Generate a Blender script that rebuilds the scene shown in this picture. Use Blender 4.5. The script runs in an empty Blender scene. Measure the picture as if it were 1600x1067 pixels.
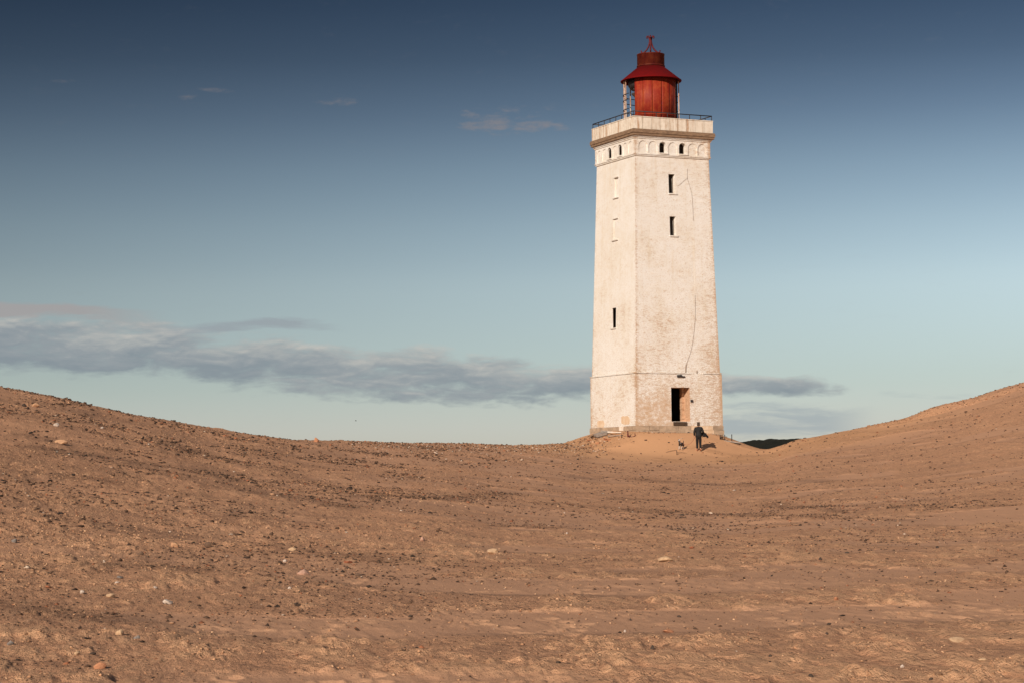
import bpy, bmesh, math, random
import numpy as np
from mathutils import Vector, Matrix, Quaternion

random.seed(7)
RNG = np.random.default_rng(11)
SC = bpy.context.scene
COL = SC.collection
rad = math.radians

# ------------------------------------------------------------------ camera
FOC, HZ, ROLL, EYE = 3450.0, 755.0, rad(0.6), 1.6
PITCH = math.atan((HZ - 533.5) / FOC)
cam = bpy.data.cameras.new('camera')
cam.sensor_width = 36.0
cam.lens = FOC / 1600.0 * 36.0
cam.clip_start = 0.1
cam.clip_end = 12000
cam_ob = bpy.data.objects.new('camera', cam)
COL.objects.link(cam_ob)
cam_ob.matrix_world = (Matrix.Translation((0, 0, EYE)) @ Matrix.Rotation(math.pi / 2 + PITCH, 4, 'X')
                       @ Matrix.Rotation(-ROLL, 4, 'Z'))
SC.camera = cam_ob

# ------------------------------------------------------------------ light and exposure
SUN_EL, SUN_AZ = rad(24.0), rad(204.5)          # azimuth clockwise from +Y: behind the viewer, to the left
SUN_DIR = Vector((math.sin(SUN_AZ) * math.cos(SUN_EL), math.cos(SUN_AZ) * math.cos(SUN_EL), math.sin(SUN_EL)))
sun = bpy.data.lights.new('sun', 'SUN')
sun.energy = 4.9
sun.angle = rad(0.55)
sun.color = (1.0, 0.855, 0.715)
sun_ob = bpy.data.objects.new('sun', sun)
COL.objects.link(sun_ob)
sun_ob.rotation_euler = SUN_DIR.to_track_quat('Z', 'Y').to_euler()
sun_ob.location = (-40, -60, 60)

SC.view_settings.view_transform = 'Standard'
SC.view_settings.look = 'None'
SC.view_settings.exposure = 0.08
SC.view_settings.gamma = 1.0
SC.view_settings.use_curve_mapping = False
SC.cycles.max_bounces = 5
SC.cycles.diffuse_bounces = 3


class NT:
    """small node-graph helper"""
    def __init__(self, tree):
        self.t = tree

    def n(self, typ, **kw):
        nd = self.t.nodes.new(typ)
        for k, v in kw.items():
            setattr(nd, k, v)
        return nd

    def put(self, sock, v):
        if hasattr(v, 'is_output') or isinstance(v, bpy.types.NodeSocket):
            self.t.links.new(v, sock)
        elif v is not None:
            if sock.type == 'RGBA' and len(v) == 3:
                v = (*v, 1.0)
            sock.default_value = v

    def m(self, op, a, b=None, c=None, clamp=False):
        nd = self.n('ShaderNodeMath', operation=op, use_clamp=clamp)
        self.put(nd.inputs[0], a)
        if b is not None:
            self.put(nd.inputs[1], b)
        if c is not None:
            self.put(nd.inputs[2], c)
        return nd.outputs[0]

    def vm(self, op, a, b):
        nd = self.n('ShaderNodeVectorMath', operation=op)
        self.put(nd.inputs[0], a)
        self.put(nd.inputs[1], b)
        return nd.outputs[0]

    def mr(self, v, a, b, c=0.0, d=1.0, smooth=True):
        nd = self.n('ShaderNodeMapRange', interpolation_type='SMOOTHSTEP' if smooth else 'LINEAR')
        self.put(nd.inputs[0], v)
        for i, q in enumerate((a, b, c, d)):
            self.put(nd.inputs[i + 1], q)
        return nd.outputs[0]

    def mix(self, f, a, b, mode='MIX'):
        nd = self.n('ShaderNodeMix', data_type='RGBA', blend_type=mode)
        self.put(nd.inputs[0], f)
        self.put(nd.inputs[6], a)
        self.put(nd.inputs[7], b)
        return nd.outputs[2]

    def ramp(self, f, stops, interp='LINEAR'):
        nd = self.n('ShaderNodeValToRGB')
        cr = nd.color_ramp
        cr.interpolation = interp
        while len(cr.elements) < len(stops):
            cr.elements.new(0.5)
        for e, (p, c) in zip(cr.elements, stops):
            e.position = p
            e.color = (*c, 1.0) if len(c) == 3 else c
        self.put(nd.inputs[0], f)
        return nd.outputs[0]

    def noise(self, vec, scale, detail=4.0, rough=0.55, dist=0.0):
        nd = self.n('ShaderNodeTexNoise')
        if vec is not None:
            self.put(nd.inputs['Vector'], vec)
        nd.inputs['Scale'].default_value = scale
        nd.inputs['Detail'].default_value = detail
        nd.inputs['Roughness'].default_value = rough
        nd.inputs['Distortion'].default_value = dist
        return nd.outputs['Fac']

    def scale(self, vec, s):
        return self.vm('MULTIPLY', vec, s)

    def xyz(self, x, y, z=0.0):
        nd = self.n('ShaderNodeCombineXYZ')
        for i, v in enumerate((x, y, z)):
            self.put(nd.inputs[i], v)
        return nd.outputs[0]

    def sep(self, v):
        nd = self.n('ShaderNodeSeparateXYZ')
        self.put(nd.inputs[0], v)
        return nd.outputs


# ------------------------------------------------------------------ sky (world)
def build_world():
    w = bpy.data.worlds.new('World')
    SC.world = w
    w.use_nodes = True
    g = NT(w.node_tree)
    bg = w.node_tree.nodes['Background']
    bg.inputs[1].default_value = 0.1
    sky = g.n('ShaderNodeTexSky', sky_type='NISHITA', sun_disc=False)
    sky.sun_elevation = SUN_EL
    sky.sun_rotation = SUN_AZ
    sky.air_density = 1.0
    sky.dust_density = 0.4
    sky.ozone_density = 2.5
    tc = g.n('ShaderNodeTexCoord')
    X, Y, Z = g.sep(tc.outputs['Generated'])
    DEG = 57.29578
    az = g.m('MULTIPLY', g.m('ARCTAN2', X, Y), DEG)
    el = g.m('MULTIPLY', g.m('ARCSINE', Z), DEG)
    # a clear evening sky, deepening quickly above the pale horizon
    e01 = g.m('DIVIDE', el, 90.0, clamp=True)
    st = [(0, (.76, .76, .92)), (1.4, (.78, .76, .90)), (2.6, (.74, .735, .80)), (5.1, (.86, .785, .77)),
          (6.6, (.74, .68, .66)), (8.1, (.565, .53, .525)), (9.6, (.36, .35, .37)), (11.0, (.22, .225, .25)),
          (12.6, (.135, .150, .180)), (16, (.13, .145, .17)), (30, (.22, .22, .24)), (60, (.5, .5, .5)), (90, (.6, .6, .6))]
    grade = g.ramp(e01, [(e / 90.0, c) for e, c in st])
    azf = g.mr(az, -35.0, 45.0, 0.47, 1.36)
    lowf = g.mr(el, 0.8, 6.0)
    azf = g.m('ADD', g.m('MULTIPLY', g.m('SUBTRACT', azf, 0.885), lowf), 0.885)
    col = g.mix(1.0, sky.outputs[0], grade, 'MULTIPLY')
    col = g.mix(1.0, col, g.xyz(azf, azf, azf), 'MULTIPLY')

    # clouds, in degrees of azimuth and elevation
    def prof(pts):                       # value along the azimuth, from -15 to 15 degrees
        return g.sep(g.ramp(g.m('DIVIDE', g.m('ADD', az, 15.0), 30.0, clamp=True),
                            [((a + 15.0) / 30.0, (v, v, v)) for a, v in pts], 'EASE'))[0]
    wob = g.noise(g.xyz(g.m('MULTIPLY', az, 0.45), g.m('MULTIPLY', el, 1.3), 3.1), 1.0, 3.0, 0.5)
    wob2 = g.noise(g.xyz(g.m('MULTIPLY', az, 0.45), g.m('MULTIPLY', el, 1.3), 8.7), 1.0, 3.0, 0.5)
    eld = g.m('ADD', el, g.m('MULTIPLY', g.m('SUBTRACT', wob, 0.5), 0.40))
    azd = g.m('ADD', az, g.m('MULTIPLY', g.m('SUBTRACT', wob2, 0.5), 1.6))

    def fbm(dz, seed, fx=0.62, fy=2.4, det=8.0, ro=0.58):
        return g.noise(g.xyz(g.m('MULTIPLY', azd, fx), g.m('MULTIPLY', g.m('ADD', eld, dz), fy), seed), 1.0, det, ro)
    cen = prof([(-15, .76), (-13.3, .755), (-10, .715), (-6.65, .63), (-3.3, .565), (0, .525), (2, .505), (5.5, .495), (7.5, .485), (9, .47), (15, .45)])
    hw = prof([(-15, .84), (-13.3, .84), (-10, .88), (-6.65, .80), (-3.3, .82), (0, .70), (2, .56), (5.5, .44), (7.5, .36), (9, .34), (15, .3)])
    amp = prof([(-15, 1), (-13.3, 1), (0, 1), (2.5, .96), (5.5, .95), (7.0, .84), (8.2, .60), (9.4, .28), (10.5, 0.0), (15, 0)])
    cen = g.m('MULTIPLY', cen, 5.0)
    rel = g.m('DIVIDE', g.m('SUBTRACT', el, cen), hw)               # -1 bottom .. 1 top
    env = g.m('SUBTRACT', 1.0, g.m('POWER', g.m('ABSOLUTE', rel), 1.7))
    n1 = fbm(0.0, 1.7)
    n1b = fbm(0.10, 1.7)
    dens = g.m('ADD', g.m('MULTIPLY', env, 0.85), g.m('MULTIPLY', g.m('SUBTRACT', n1, 0.5), 2.1))
    n4 = g.noise(g.xyz(g.m('MULTIPLY', az, 2.6), g.m('MULTIPLY', el, 6.5), 15.0), 1.0, 5.0, 0.6)
    dens = g.m('ADD', dens, g.m('MULTIPLY', g.m('SUBTRACT', n4, 0.5), 0.45))
    dens = g.m('ADD', dens, g.m('SUBTRACT', amp, 1.0))
    a1 = g.mr(dens, 0.0, 0.75)
    far = g.mr(az, -70.0, -25.0)
    a1 = g.m('MULTIPLY', g.m('MULTIPLY', a1, 0.88), far)
    # lit upper edges, blue-grey undersides
    lit = g.m('ADD', g.m('MULTIPLY', g.m('SUBTRACT', n1, n1b), 1.5), g.m('ADD', g.m('MULTIPLY', rel, 0.42), 0.42))
    n3 = fbm(0.0, 9.3, 0.55, 1.9)
    lit = g.m('ADD', lit, g.m('MULTIPLY', g.m('SUBTRACT', n4, 0.5), 0.35))
    lit = g.m('ADD', lit, g.m('MULTIPLY', g.m('SUBTRACT', n3, 0.5), 1.5), clamp=True)
    ccol = g.ramp(lit, [(0.0, (2.2, 2.6, 2.95)), (0.38, (2.75, 3.05, 3.3)), (0.68, (3.7, 3.85, 3.85)), (1.0, (4.9, 4.75, 4.45))])
    col = g.mix(a1, col, ccol)

    # thin veils above the bank
    def veil(col, pts_c, w_, azr, thr, colr, k, seed):
        c = prof(pts_c)
        c = g.m('MULTIPLY', c, 5.0)
        r = g.m('DIVIDE', g.m('SUBTRACT', el, c), w_)
        e = g.m('SUBTRACT', 1.0, g.m('MULTIPLY', r, r))
        d = g.m('ADD', g.m('MULTIPLY', e, 0.8), g.m('MULTIPLY', g.m('SUBTRACT', fbm(0.0, seed, 0.4, 2.6), 0.5), 2.6))
        ma = g.m('MULTIPLY', g.mr(az, azr[0], azr[1]), g.mr(az, azr[2], azr[3], 1.0, 0.0))
        a = g.m('MULTIPLY', g.m('MULTIPLY', g.mr(d, thr, thr + 0.7), ma), k)
        return g.mix(a, col, colr)
    col = veil(col, [(-15, .915), (-12, .90), (-9, .86)], 0.26, (-40, -14, -11.5, -8.6), 0.02, (3.45, 3.3, 3.3), 0.9, 21.0)
    col = veil(col, [(-9, .80), (-6, .84), (-4, .81)], 0.2, (-9.5, -8, -5.4, -4.2), 0.28, (2.9, 3.25, 3.55), 0.75, 33.0)
    col = veil(col, [(5, .30), (9, .31)], 0.6, (4.5, 5.6, 7.8, 9.6), 0.22, (3.3, 3.8, 4.05), 0.75, 41.0)
    col = veil(col, [(9, .44), (12, .42)], 0.14, (9.3, 9.9, 11.2, 12.0), 0.3, (3.6, 4.2, 4.3), 0.5, 47.0)

    # small fair-weather puffs high in the sky
    blob = None
    for (a0, e0, ra, re, k) in [(-0.55, 9.28, .85, .22, 1.2), (0.55, 9.18, .80, .22, 1.2), (1.35, 9.15, .45, .15, .8), (-1.2, 9.55, .32, .14, .8),
                                (0.05, 8.98, .75, .13, .8), (-4.3, 9.85, .75, .13, .32), (-11.5, 10.35, .28, .10, .35), (-7.5, 10.15, .3, .06, .25),
                                (-8.1, 9.98, .3, .07, .35), (0.0, 9.5, 1.6, .3, .25)]:
        dx = g.m('DIVIDE', g.m('SUBTRACT', azd, a0), ra)
        dy = g.m('DIVIDE', g.m('SUBTRACT', eld, e0), re)
        q = g.m('SUBTRACT', 1.0, g.m('ADD', g.m('MULTIPLY', dx, dx), g.m('MULTIPLY', dy, dy)))
        q = g.m('MULTIPLY', g.m('MAXIMUM', q, -1.0), k)
        blob = q if blob is None else g.m('MAXIMUM', blob, q)
    pn = g.noise(g.xyz(g.m('MULTIPLY', az, 1.7), g.m('MULTIPLY', el, 4.6), 5.5), 1.0, 6.0, 0.55)
    pd = g.m('ADD', g.m('MULTIPLY', blob, 0.75), g.m('MULTIPLY', g.m('SUBTRACT', pn, 0.5), 3.2))
    pa = g.m('MULTIPLY', g.mr(pd, 0.0, 1.25), g.mr(blob, -0.4, 0.4))
    col = g.mix(g.m('MULTIPLY', pa, 0.68), col, g.mix(1.0, (3.0, 2.7, 2.75), g.xyz(azf, azf, azf), 'MULTIPLY'))
    w.node_tree.links.new(col, bg.inputs[0])


build_world()


# ------------------------------------------------------------------ picture-to-place geometry used while measuring
CR, SR = math.cos(ROLL), math.sin(ROLL)
CP, SP = math.cos(PITCH), math.sin(PITCH)


def ray(px, py):
    xr, yr = px - 800.0, 533.5 - py
    x, y = CR * xr + SR * yr, -SR * xr + CR * yr
    cx, cy = x / FOC, y / FOC
    return Vector((cx, CP - cy * SP, SP + cy * CP))


def at(px, py, Y):
    d = ray(px, py)
    t = Y / d.y
    return Vector((d.x * t, Y, EYE + d.z * t))


# ------------------------------------------------------------------ object helpers
def tag(o, label=None, cat=None, group=None, kind=None):
    if label:
        o['label'] = label
    if cat:
        o['category'] = cat
    if group:
        o['group'] = group
    if kind:
        o['kind'] = kind
    return o


def empty(name, loc=(0, 0, 0), rz=0.0, parent=None):
    o = bpy.data.objects.new(name, None)
    o.empty_display_size = 0.3
    COL.objects.link(o)
    o.location = loc
    o.rotation_euler = (0, 0, rz)
    if parent:
        o.parent = parent
    return o


class MB:
    def __init__(self):
        self.v, self.f, self.uv, self.mi = [], [], [], []
        self.smooth = []

    def face(self, pts, uvs=None, mi=0, smooth=False):
        b = len(self.v)
        self.v += [tuple(p) for p in pts]
        self.f.append(tuple(range(b, b + len(pts))))
        self.uv.append(uvs or [(0, 0)] * len(pts))
        self.mi.append(mi)
        self.smooth.append(smooth)

    def box(self, c, s, rot=None, mi=0, taper=1.0, jit=0.0):
        hx, hy, hz = s[0] / 2, s[1] / 2, s[2] / 2
        P = []
        for z in (-1, 1):
            k = taper if z > 0 else 1.0
            for x, y in ((-1, -1), (1, -1), (1, 1), (-1, 1)):
                p = Vector((x * hx * k + random.uniform(-jit, jit), y * hy * k + random.uniform(-jit, jit), z * hz + random.uniform(-jit, jit)))
                if rot is not None:
                    p = rot @ p
                P.append(p + Vector(c))
        b = len(self.v)
        self.v += [tuple(p) for p in P]
        for q in ((3, 2, 1, 0), (4, 5, 6, 7), (0, 1, 5, 4), (1, 2, 6, 5), (2, 3, 7, 6), (3, 0, 4, 7)):
            self.f.append(tuple(b + i for i in q))
            self.uv.append([(P[i].x, P[i].z) for i in q])
            self.mi.append(mi)
            self.smooth.append(False)

    def tube(self, pts, r, n=8, mi=0, caps=True):
        pts = [Vector(p) for p in pts]
        rs = r if isinstance(r, (list, tuple)) else [r] * len(pts)
        rings = []
        up = None
        for i, p in enumerate(pts):
            d = (pts[min(i + 1, len(pts) - 1)] - pts[max(i - 1, 0)]).normalized()
            if up is None:
                up = Vector((0, 0, 1)) if abs(d.z) < 0.9 else Vector((1, 0, 0))
            a = d.cross(up).normalized()
            up = a.cross(d).normalized()
            b = len(self.v)
            for k in range(n):
                t = 2 * math.pi * k / n
                self.v.append(tuple(p + (a * math.cos(t) + up * math.sin(t)) * rs[i]))
            rings.append(b)
        for i in range(len(rings) - 1):
            for k in range(n):
                k2 = (k + 1) % n
                self._f((rings[i] + k, rings[i] + k2, rings[i + 1] + k2, rings[i + 1] + k), mi, True)
        if caps:
            self._f(tuple(rings[0] + k for k in range(n)), mi, False)
            self._f(tuple(rings[-1] + k for k in reversed(range(n))), mi, False)

    def _f(self, idx, mi, sm):
        self.f.append(idx)
        self.uv.append([(0, 0)] * len(idx))
        self.mi.append(mi)
        self.smooth.append(sm)

    def lathe(self, prof, n=64, a0=0.0, a1=2 * math.pi, mi=0, close=False, smooth=True):
        full = abs(a1 - a0 - 2 * math.pi) < 1e-6
        cnt = n if full else n + 1
        b = len(self.v)
        for (r, z) in prof:
            for k in range(cnt):
                t = a0 + (a1 - a0) * k / n
                self.v.append((r * math.cos(t), r * math.sin(t), z))
        m = len(prof)
        for i in range(m if close else m - 1):
            j = (i + 1) % m
            for k in range(n):
                k2 = (k + 1) % cnt
                self._f((b + i * cnt + k, b + i * cnt + k2, b + j * cnt + k2, b + j * cnt + k), mi, smooth)
        if not full and close:
            self._f(tuple(b + i * cnt for i in range(m)), mi, False)
            self._f(tuple(b + i * cnt + n for i in reversed(range(m))), mi, False)

    def mesh(self, name):
        me = bpy.data.meshes.new(name)
        me.from_pydata(self.v, [], self.f)
        uvl = me.uv_layers.new(name='UVMap')
        flat = [c for poly in self.uv for uv in poly for c in uv]
        uvl.data.foreach_set('uv', flat)
        me.polygons.foreach_set('material_index', self.mi)
        me.polygons.foreach_set('use_smooth', self.smooth)
        bm = bmesh.new()
        bm.from_mesh(me)
        bmesh.ops.remove_doubles(bm, verts=bm.verts, dist=1e-5)
        bmesh.ops.recalc_face_normals(bm, faces=bm.faces)
        bm.to_mesh(me)
        bm.free()
        return me

    def build(self, name, mats, parent=None, loc=(0, 0, 0), rot=(0, 0, 0), fix=True):
        me = self.mesh(name)
        for mt in (mats if isinstance(mats, (list, tuple)) else [mats]):
            me.materials.append(mt)
        o = bpy.data.objects.new(name, me)
        COL.objects.link(o)
        o.location = loc
        o.rotation_euler = rot
        if parent:
            o.parent = parent
        return o


# ------------------------------------------------------------------ materials
def base_mat(name):
    m = bpy.data.materials.new(name)
    m.use_nodes = True
    g = NT(m.node_tree)
    b = m.node_tree.nodes['Principled BSDF']
    b.inputs['Specular IOR Level'].default_value = 0.25
    return m, g, b


def bump(g, b, h, strength=0.4, dist=0.02):
    n = g.n('ShaderNodeBump')
    n.inputs['Strength'].default_value = strength
    n.inputs['Distance'].default_value = dist
    g.put(n.inputs['Height'], h)
    g.t.links.new(n.outputs[0], b.inputs['Normal'])


def simple(name, c1, c2, scale=6.0, rough=0.85, stretch=(1, 1, 1), bstr=0.35, bdist=0.01, lo=0.35, hi=0.68, metal=0.0, fine=40.0):
    m, g, b = base_mat(name)
    tc = g.n('ShaderNodeTexCoord')
    v = g.scale(tc.outputs['Object'], stretch)
    n = g.noise(v, scale, 6.0, 0.6)
    n2 = g.noise(v, fine, 3.0, 0.6)
    f = g.mr(g.m('ADD', n, g.m('MULTIPLY', g.m('SUBTRACT', n2, 0.5), 0.5)), lo, hi)
    g.put(b.inputs['Base Color'], g.mix(f, c1, c2))
    b.inputs['Roughness'].default_value = rough
    b.inputs['Metallic'].default_value = metal
    bump(g, b, g.m('ADD', n, g.m('MULTIPLY', n2, 0.4)), bstr, bdist)
    return m


def wall_material(name, top=False):
    """lime-washed brick: white coat worn through to tan brick, more at the arrises and low down"""
    m, g, b = base_mat(name)
    tc = g.n('ShaderNodeTexCoord')
    uv = tc.outputs['UV']
    ob = tc.outputs['Object']
    X, Y, Z = g.sep(ob)
    br = g.n('ShaderNodeTexBrick')
    g.put(br.inputs['Vector'], uv)
    br.inputs['Scale'].default_value = 1.0
    br.inputs['Brick Width'].default_value = 0.25
    br.inputs['Row Height'].default_value = 0.08
    br.inputs['Mortar Size'].default_value = 0.011
    br.inputs['Mortar Smooth'].default_value = 0.5
    br.inputs['Color1'].default_value = (0, 0, 0, 1)
    br.inputs['Color2'].default_value = (1, 1, 1, 1)
    br.inputs['Mortar'].default_value = (0.55, 0.55, 0.55, 1)
    per = g.sep(br.outputs['Color'])[0]
    w = g.m('SUBTRACT', 3.66, g.m('MULTIPLY', Z, 0.0268))
    edge = g.m('DIVIDE', g.m('MINIMUM', g.m('ABSOLUTE', X), g.m('ABSOLUTE', Y)), w)
    ob = g.vm('ADD', ob, (31.37, 17.91, 5.73))
    big = g.noise(ob, 0.35, 5.0, 0.6)
    mid = g.noise(g.scale(ob, (1, 1, 1.6)), 2.2, 6.0, 0.65)
    fin = g.noise(g.scale(ob, (1, 1, 2.2)), 11.0, 4.0, 0.65)
    grain = g.noise(g.scale(ob, (1, 1, 2.0)), 30.0, 2.0, 0.6)
    low = g.mr(Z, 18.0, 5.5)
    # right-hand face gets the weather
    U_ = g.sep(uv)[0]
    front = g.mr(U_, 3.5, 3.6, 1.0, 0.0)
    streak = g.noise(g.scale(ob, (4.5, 4.5, 0.16)), 1.0, 5.0, 0.6)
    eb = g.mr(edge, 0.88, 1.0)
    xr = g.mr(X, 1.6, 3.1)
    bias = g.m('ADD', g.m('MULTIPLY', eb, 0.20), g.m('MULTIPLY', low, 0.11))
    bias = g.m('ADD', bias, g.m('MULTIPLY', front, 0.045))
    bias = g.m('ADD', bias, g.m('MULTIPLY', g.m('MULTIPLY', xr, front), 0.07))
    s = g.m('ADD', g.m('MULTIPLY', per, 0.20), g.m('MULTIPLY', mid, 0.24))
    s = g.m('ADD', s, g.m('MULTIPLY', fin, 0.48))
    s = g.m('ADD', s, g.m('MULTIPLY', g.m('SUBTRACT', big, 0.5), 0.42))
    s = g.m('ADD', s, g.m('MULTIPLY', g.m('SUBTRACT', grain, 0.5), 0.55))
    s = g.m('ADD', s, bias)
    wear = g.mr(s, 0.58, 0.82)
    tint = g.mr(g.m('ADD', g.m('MULTIPLY', big, 0.6), g.m('MULTIPLY', mid, 0.4)), 0.38, 0.66)
    tint = g.m('ADD', g.m('MULTIPLY', tint, 0.7), g.m('MULTIPLY', g.mr(streak, 0.5, 0.75), 0.55), clamp=True)
    white = g.mix(tint, (0.81, 0.80, 0.77), (0.735, 0.68, 0.585))
    tan = g.mix(g.mr(mid, 0.35, 0.7), (0.50, 0.335, 0.20), (0.46, 0.24, 0.13))
    tan = g.mix(g.mr(fin, 0.55, 0.75), tan, (0.34, 0.25, 0.17))
    c = g.mix(g.m('MULTIPLY', wear, 0.82), white, tan)
    spot = g.noise(g.scale(ob, (1, 1, 2.6)), 9.0, 3.0, 0.7)
    sp = g.m('MULTIPLY', g.mr(g.m('ADD', spot, g.m('MULTIPLY', bias, 0.50)), 0.59, 0.68), 0.68)
    c = g.mix(sp, c, (0.50, 0.36, 0.24))
    # sandblasted, brick-coloured foot of the right-hand face
    foot = g.m('MULTIPLY', g.m('MULTIPLY', g.mr(Z, 9.3, 6.5), front), g.mr(X, 2.0, -1.0))
    footn = g.mr(g.m('ADD', g.m('ADD', g.m('MULTIPLY', mid, .6), g.m('MULTIPLY', fin, .4)), g.m('MULTIPLY', foot, 0.22)), 0.56, 0.80)
    c = g.mix(g.m('MULTIPLY', footn, 0.8), c, (0.55, 0.375, 0.235))
    g.put(b.inputs['Base Color'], c)
    b.inputs['Roughness'].default_value = 0.92
    h = g.m('ADD', g.m('MULTIPLY', br.outputs['Fac'], -0.55), g.m('MULTIPLY', per, 0.35))
    h = g.m('ADD', h, g.m('ADD', g.m('MULTIPLY', mid, 1.2), g.m('MULTIPLY', fin, 1.0)))
    bump(g, b, h, 0.75, 0.032)
    return m


def panel_material():
    m, g, b = base_mat('parapet_paint')
    tc = g.n('ShaderNodeTexCoord')
    ob = tc.outputs['Object']
    st = g.noise(g.scale(ob, (5, 5, 0.35)), 1.0, 5.0, 0.65)
    mid = g.noise(ob, 3.0, 6.0, 0.65)
    fin = g.noise(ob, 16.0, 4.0, 0.65)
    info = g.n('ShaderNodeObjectInfo')
    f = g.mr(g.m('ADD', g.m('MULTIPLY', st, 0.6), g.m('MULTIPLY', mid, 0.4)), 0.40, 0.66)
    c = g.mix(f, (0.74, 0.685, 0.60), (0.50, 0.415, 0.32))
    c = g.mix(g.m('MULTIPLY', info.outputs['Random'], 0.35), c, (0.56, 0.50, 0.42))
    c = g.mix(g.m('MULTIPLY', g.mr(g.m('ADD', st, g.m('MULTIPLY', fin, .3)), .70, .85), .8), c, (0.40, 0.20, 0.09))
    g.put(b.inputs['Base Color'], c)
    b.inputs['Roughness'].default_value = 0.9
    bump(g, b, g.m('ADD', mid, fin), 0.4, 0.015)
    return m


def red_material(name, c1, c2, c3, k=1.0):
    m, g, b = base_mat(name)
    tc = g.n('ShaderNodeTexCoord')
    ob = tc.outputs['Object']
    st = g.noise(g.scale(ob, (3.2, 3.2, 0.5)), 1.0, 6.0, 0.65)
    mid = g.noise(ob, 2.6, 7.0, 0.68)
    fin = g.noise(ob, 13.0, 4.0, 0.65)
    f = g.mr(g.m('ADD', g.m('MULTIPLY', st, 0.5), g.m('MULTIPLY', mid, 0.5)), 0.40, 0.64)
    c = g.mix(f, c1, c2)
    c = g.mix(g.m('MULTIPLY', g.mr(g.m('ADD', g.m('MULTIPLY', mid, .6), g.m('MULTIPLY', fin, .4)), 0.56, 0.72), k), c, c3)
    g.put(b.inputs['Base Color'], c)
    b.inputs['Roughness'].default_value = 0.62
    bump(g, b, g.m('ADD', mid, g.m('MULTIPLY', fin, 0.6)), 0.3, 0.02)
    return m


def sand_material():
    m, g, b = base_mat('sand')
    tc = g.n('ShaderNodeTexCoord')
    P = tc.outputs['Object']
    at_c = g.n('ShaderNodeAttribute', attribute_name='crust').outputs['Fac']
    at_d = g.n('ShaderNodeAttribute', attribute_name='dark').outputs['Fac']
    at_m = g.n('ShaderNodeAttribute', attribute_name='mound').outputs['Fac']
    rgh = g.m('SUBTRACT', 1.0, g.m('MULTIPLY', g.n('ShaderNodeAttribute', attribute_name='smooth').outputs['Fac'], 0.8))
    flat = g.scale(P, (1, 1, 0.0))
    big = g.noise(flat, 0.22, 5.0, 0.6)
    mid = g.noise(flat, 1.9, 7.0, 0.68)
    fin = g.noise(flat, 7.0, 5.0, 0.65)
    gr = g.noise(flat, 45.0, 3.0, 0.7)
    damp = g.mr(g.m('ADD', g.m('MULTIPLY', big, 0.55), g.m('MULTIPLY', mid, 0.45)), 0.43, 0.60)
    c = g.mix(damp, (0.64, 0.352, 0.205), (0.54, 0.302, 0.182))
    c = g.mix(g.m('MULTIPLY', g.mr(fin, 0.40, 0.70), 0.32), c, (0.36, 0.190, 0.114))
    c = g.mix(g.m('MULTIPLY', g.mr(mid, 0.55, 0.75), 0.35), c, (0.58, 0.29, 0.145))
    rot = g.n('ShaderNodeVectorRotate', rotation_type='Z_AXIS')
    g.put(rot.inputs['Vector'], P)
    rot.inputs['Angle'].default_value = -0.19
    st = g.noise(g.scale(rot.outputs[0], (1.0, 0.27, 0.0)), 4.6, 8.0, 0.72)
    fl = g.noise(g.scale(rot.outputs[0], (1.0, 0.33, 0.0)), 15.0, 4.0, 0.7)
    c = g.mix(g.m('MULTIPLY', g.m('MULTIPLY', g.mr(st, 0.55, 0.60), 0.62), rgh), c, (0.76, 0.45, 0.265))
    c = g.mix(g.m('MULTIPLY', g.m('MULTIPLY', g.mr(st, 0.455, 0.38), 0.60), rgh), c, (0.30, 0.172, 0.112))
    c = g.mix(g.m('MULTIPLY', g.m('MULTIPLY', g.mr(fl, 0.585, 0.62), 0.62), rgh), c, (0.80, 0.48, 0.285))
    c = g.mix(g.m('MULTIPLY', g.m('MULTIPLY', g.mr(fl, 0.41, 0.37), 0.70), rgh), c, (0.17, 0.098, 0.065))
    c = g.mix(g.m('MULTIPLY', g.m('SUBTRACT', 1.0, rgh), 0.85), c, (0.47, 0.275, 0.172))
    c = g.mix(g.m('MULTIPLY', at_m, 0.75), c, (0.62, 0.345, 0.18))
    cr = g.m('MULTIPLY', at_c, g.mr(g.m('ADD', g.m('MULTIPLY', fin, .6), g.m('MULTIPLY', gr, .4)), 0.30, 0.58))
    c = g.mix(g.m('MULTIPLY', cr, 0.72), c, g.mix(big, (0.74, 0.46, 0.27), (0.71, 0.415, 0.235)))
    dk = g.m('MULTIPLY', at_d, g.mr(g.m('ADD', g.m('MULTIPLY', fin, .5), g.m('MULTIPLY', gr, .5)), 0.36, 0.60))
    c = g.mix(g.m('MULTIPLY', dk, 0.75), c, (0.115, 0.072, 0.05))
    c = g.mix(g.m('MULTIPLY', g.mr(gr, 0.60, 0.72), 0.35), c, (0.20, 0.13, 0.09))
    g.put(b.inputs['Base Color'], c)
    b.inputs['Roughness'].default_value = 0.95
    b.inputs['Specular IOR Level'].default_value = 0.12
    h = g.m('ADD', g.m('MULTIPLY', fin, 1.0), g.m('MULTIPLY', gr, 0.30))
    h = g.m('ADD', h, g.m('ADD', g.m('MULTIPLY', st, 0.9), g.m('MULTIPLY', fl, 0.5)))
    bump(g, b, g.m('MULTIPLY', h, rgh), 1.0, 0.09)
    return m


def attr_mat(name, attr='tone', rough=0.9):
    m, g, b = base_mat(name)
    tc = g.n('ShaderNodeTexCoord')
    a = g.n('ShaderNodeAttribute', attribute_name=attr)
    n = g.noise(tc.outputs['Object'], 25.0, 3.0, 0.6)
    c = g.mix(g.mr(n, 0.3, 0.7), g.mix(1.0, a.outputs['Color'], (0.75, 0.75, 0.75), 'MULTIPLY'), a.outputs['Color'])
    g.put(b.inputs['Base Color'], c)
    b.inputs['Roughness'].default_value = rough
    bump(g, b, n, 0.4, 0.01)
    return m


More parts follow.
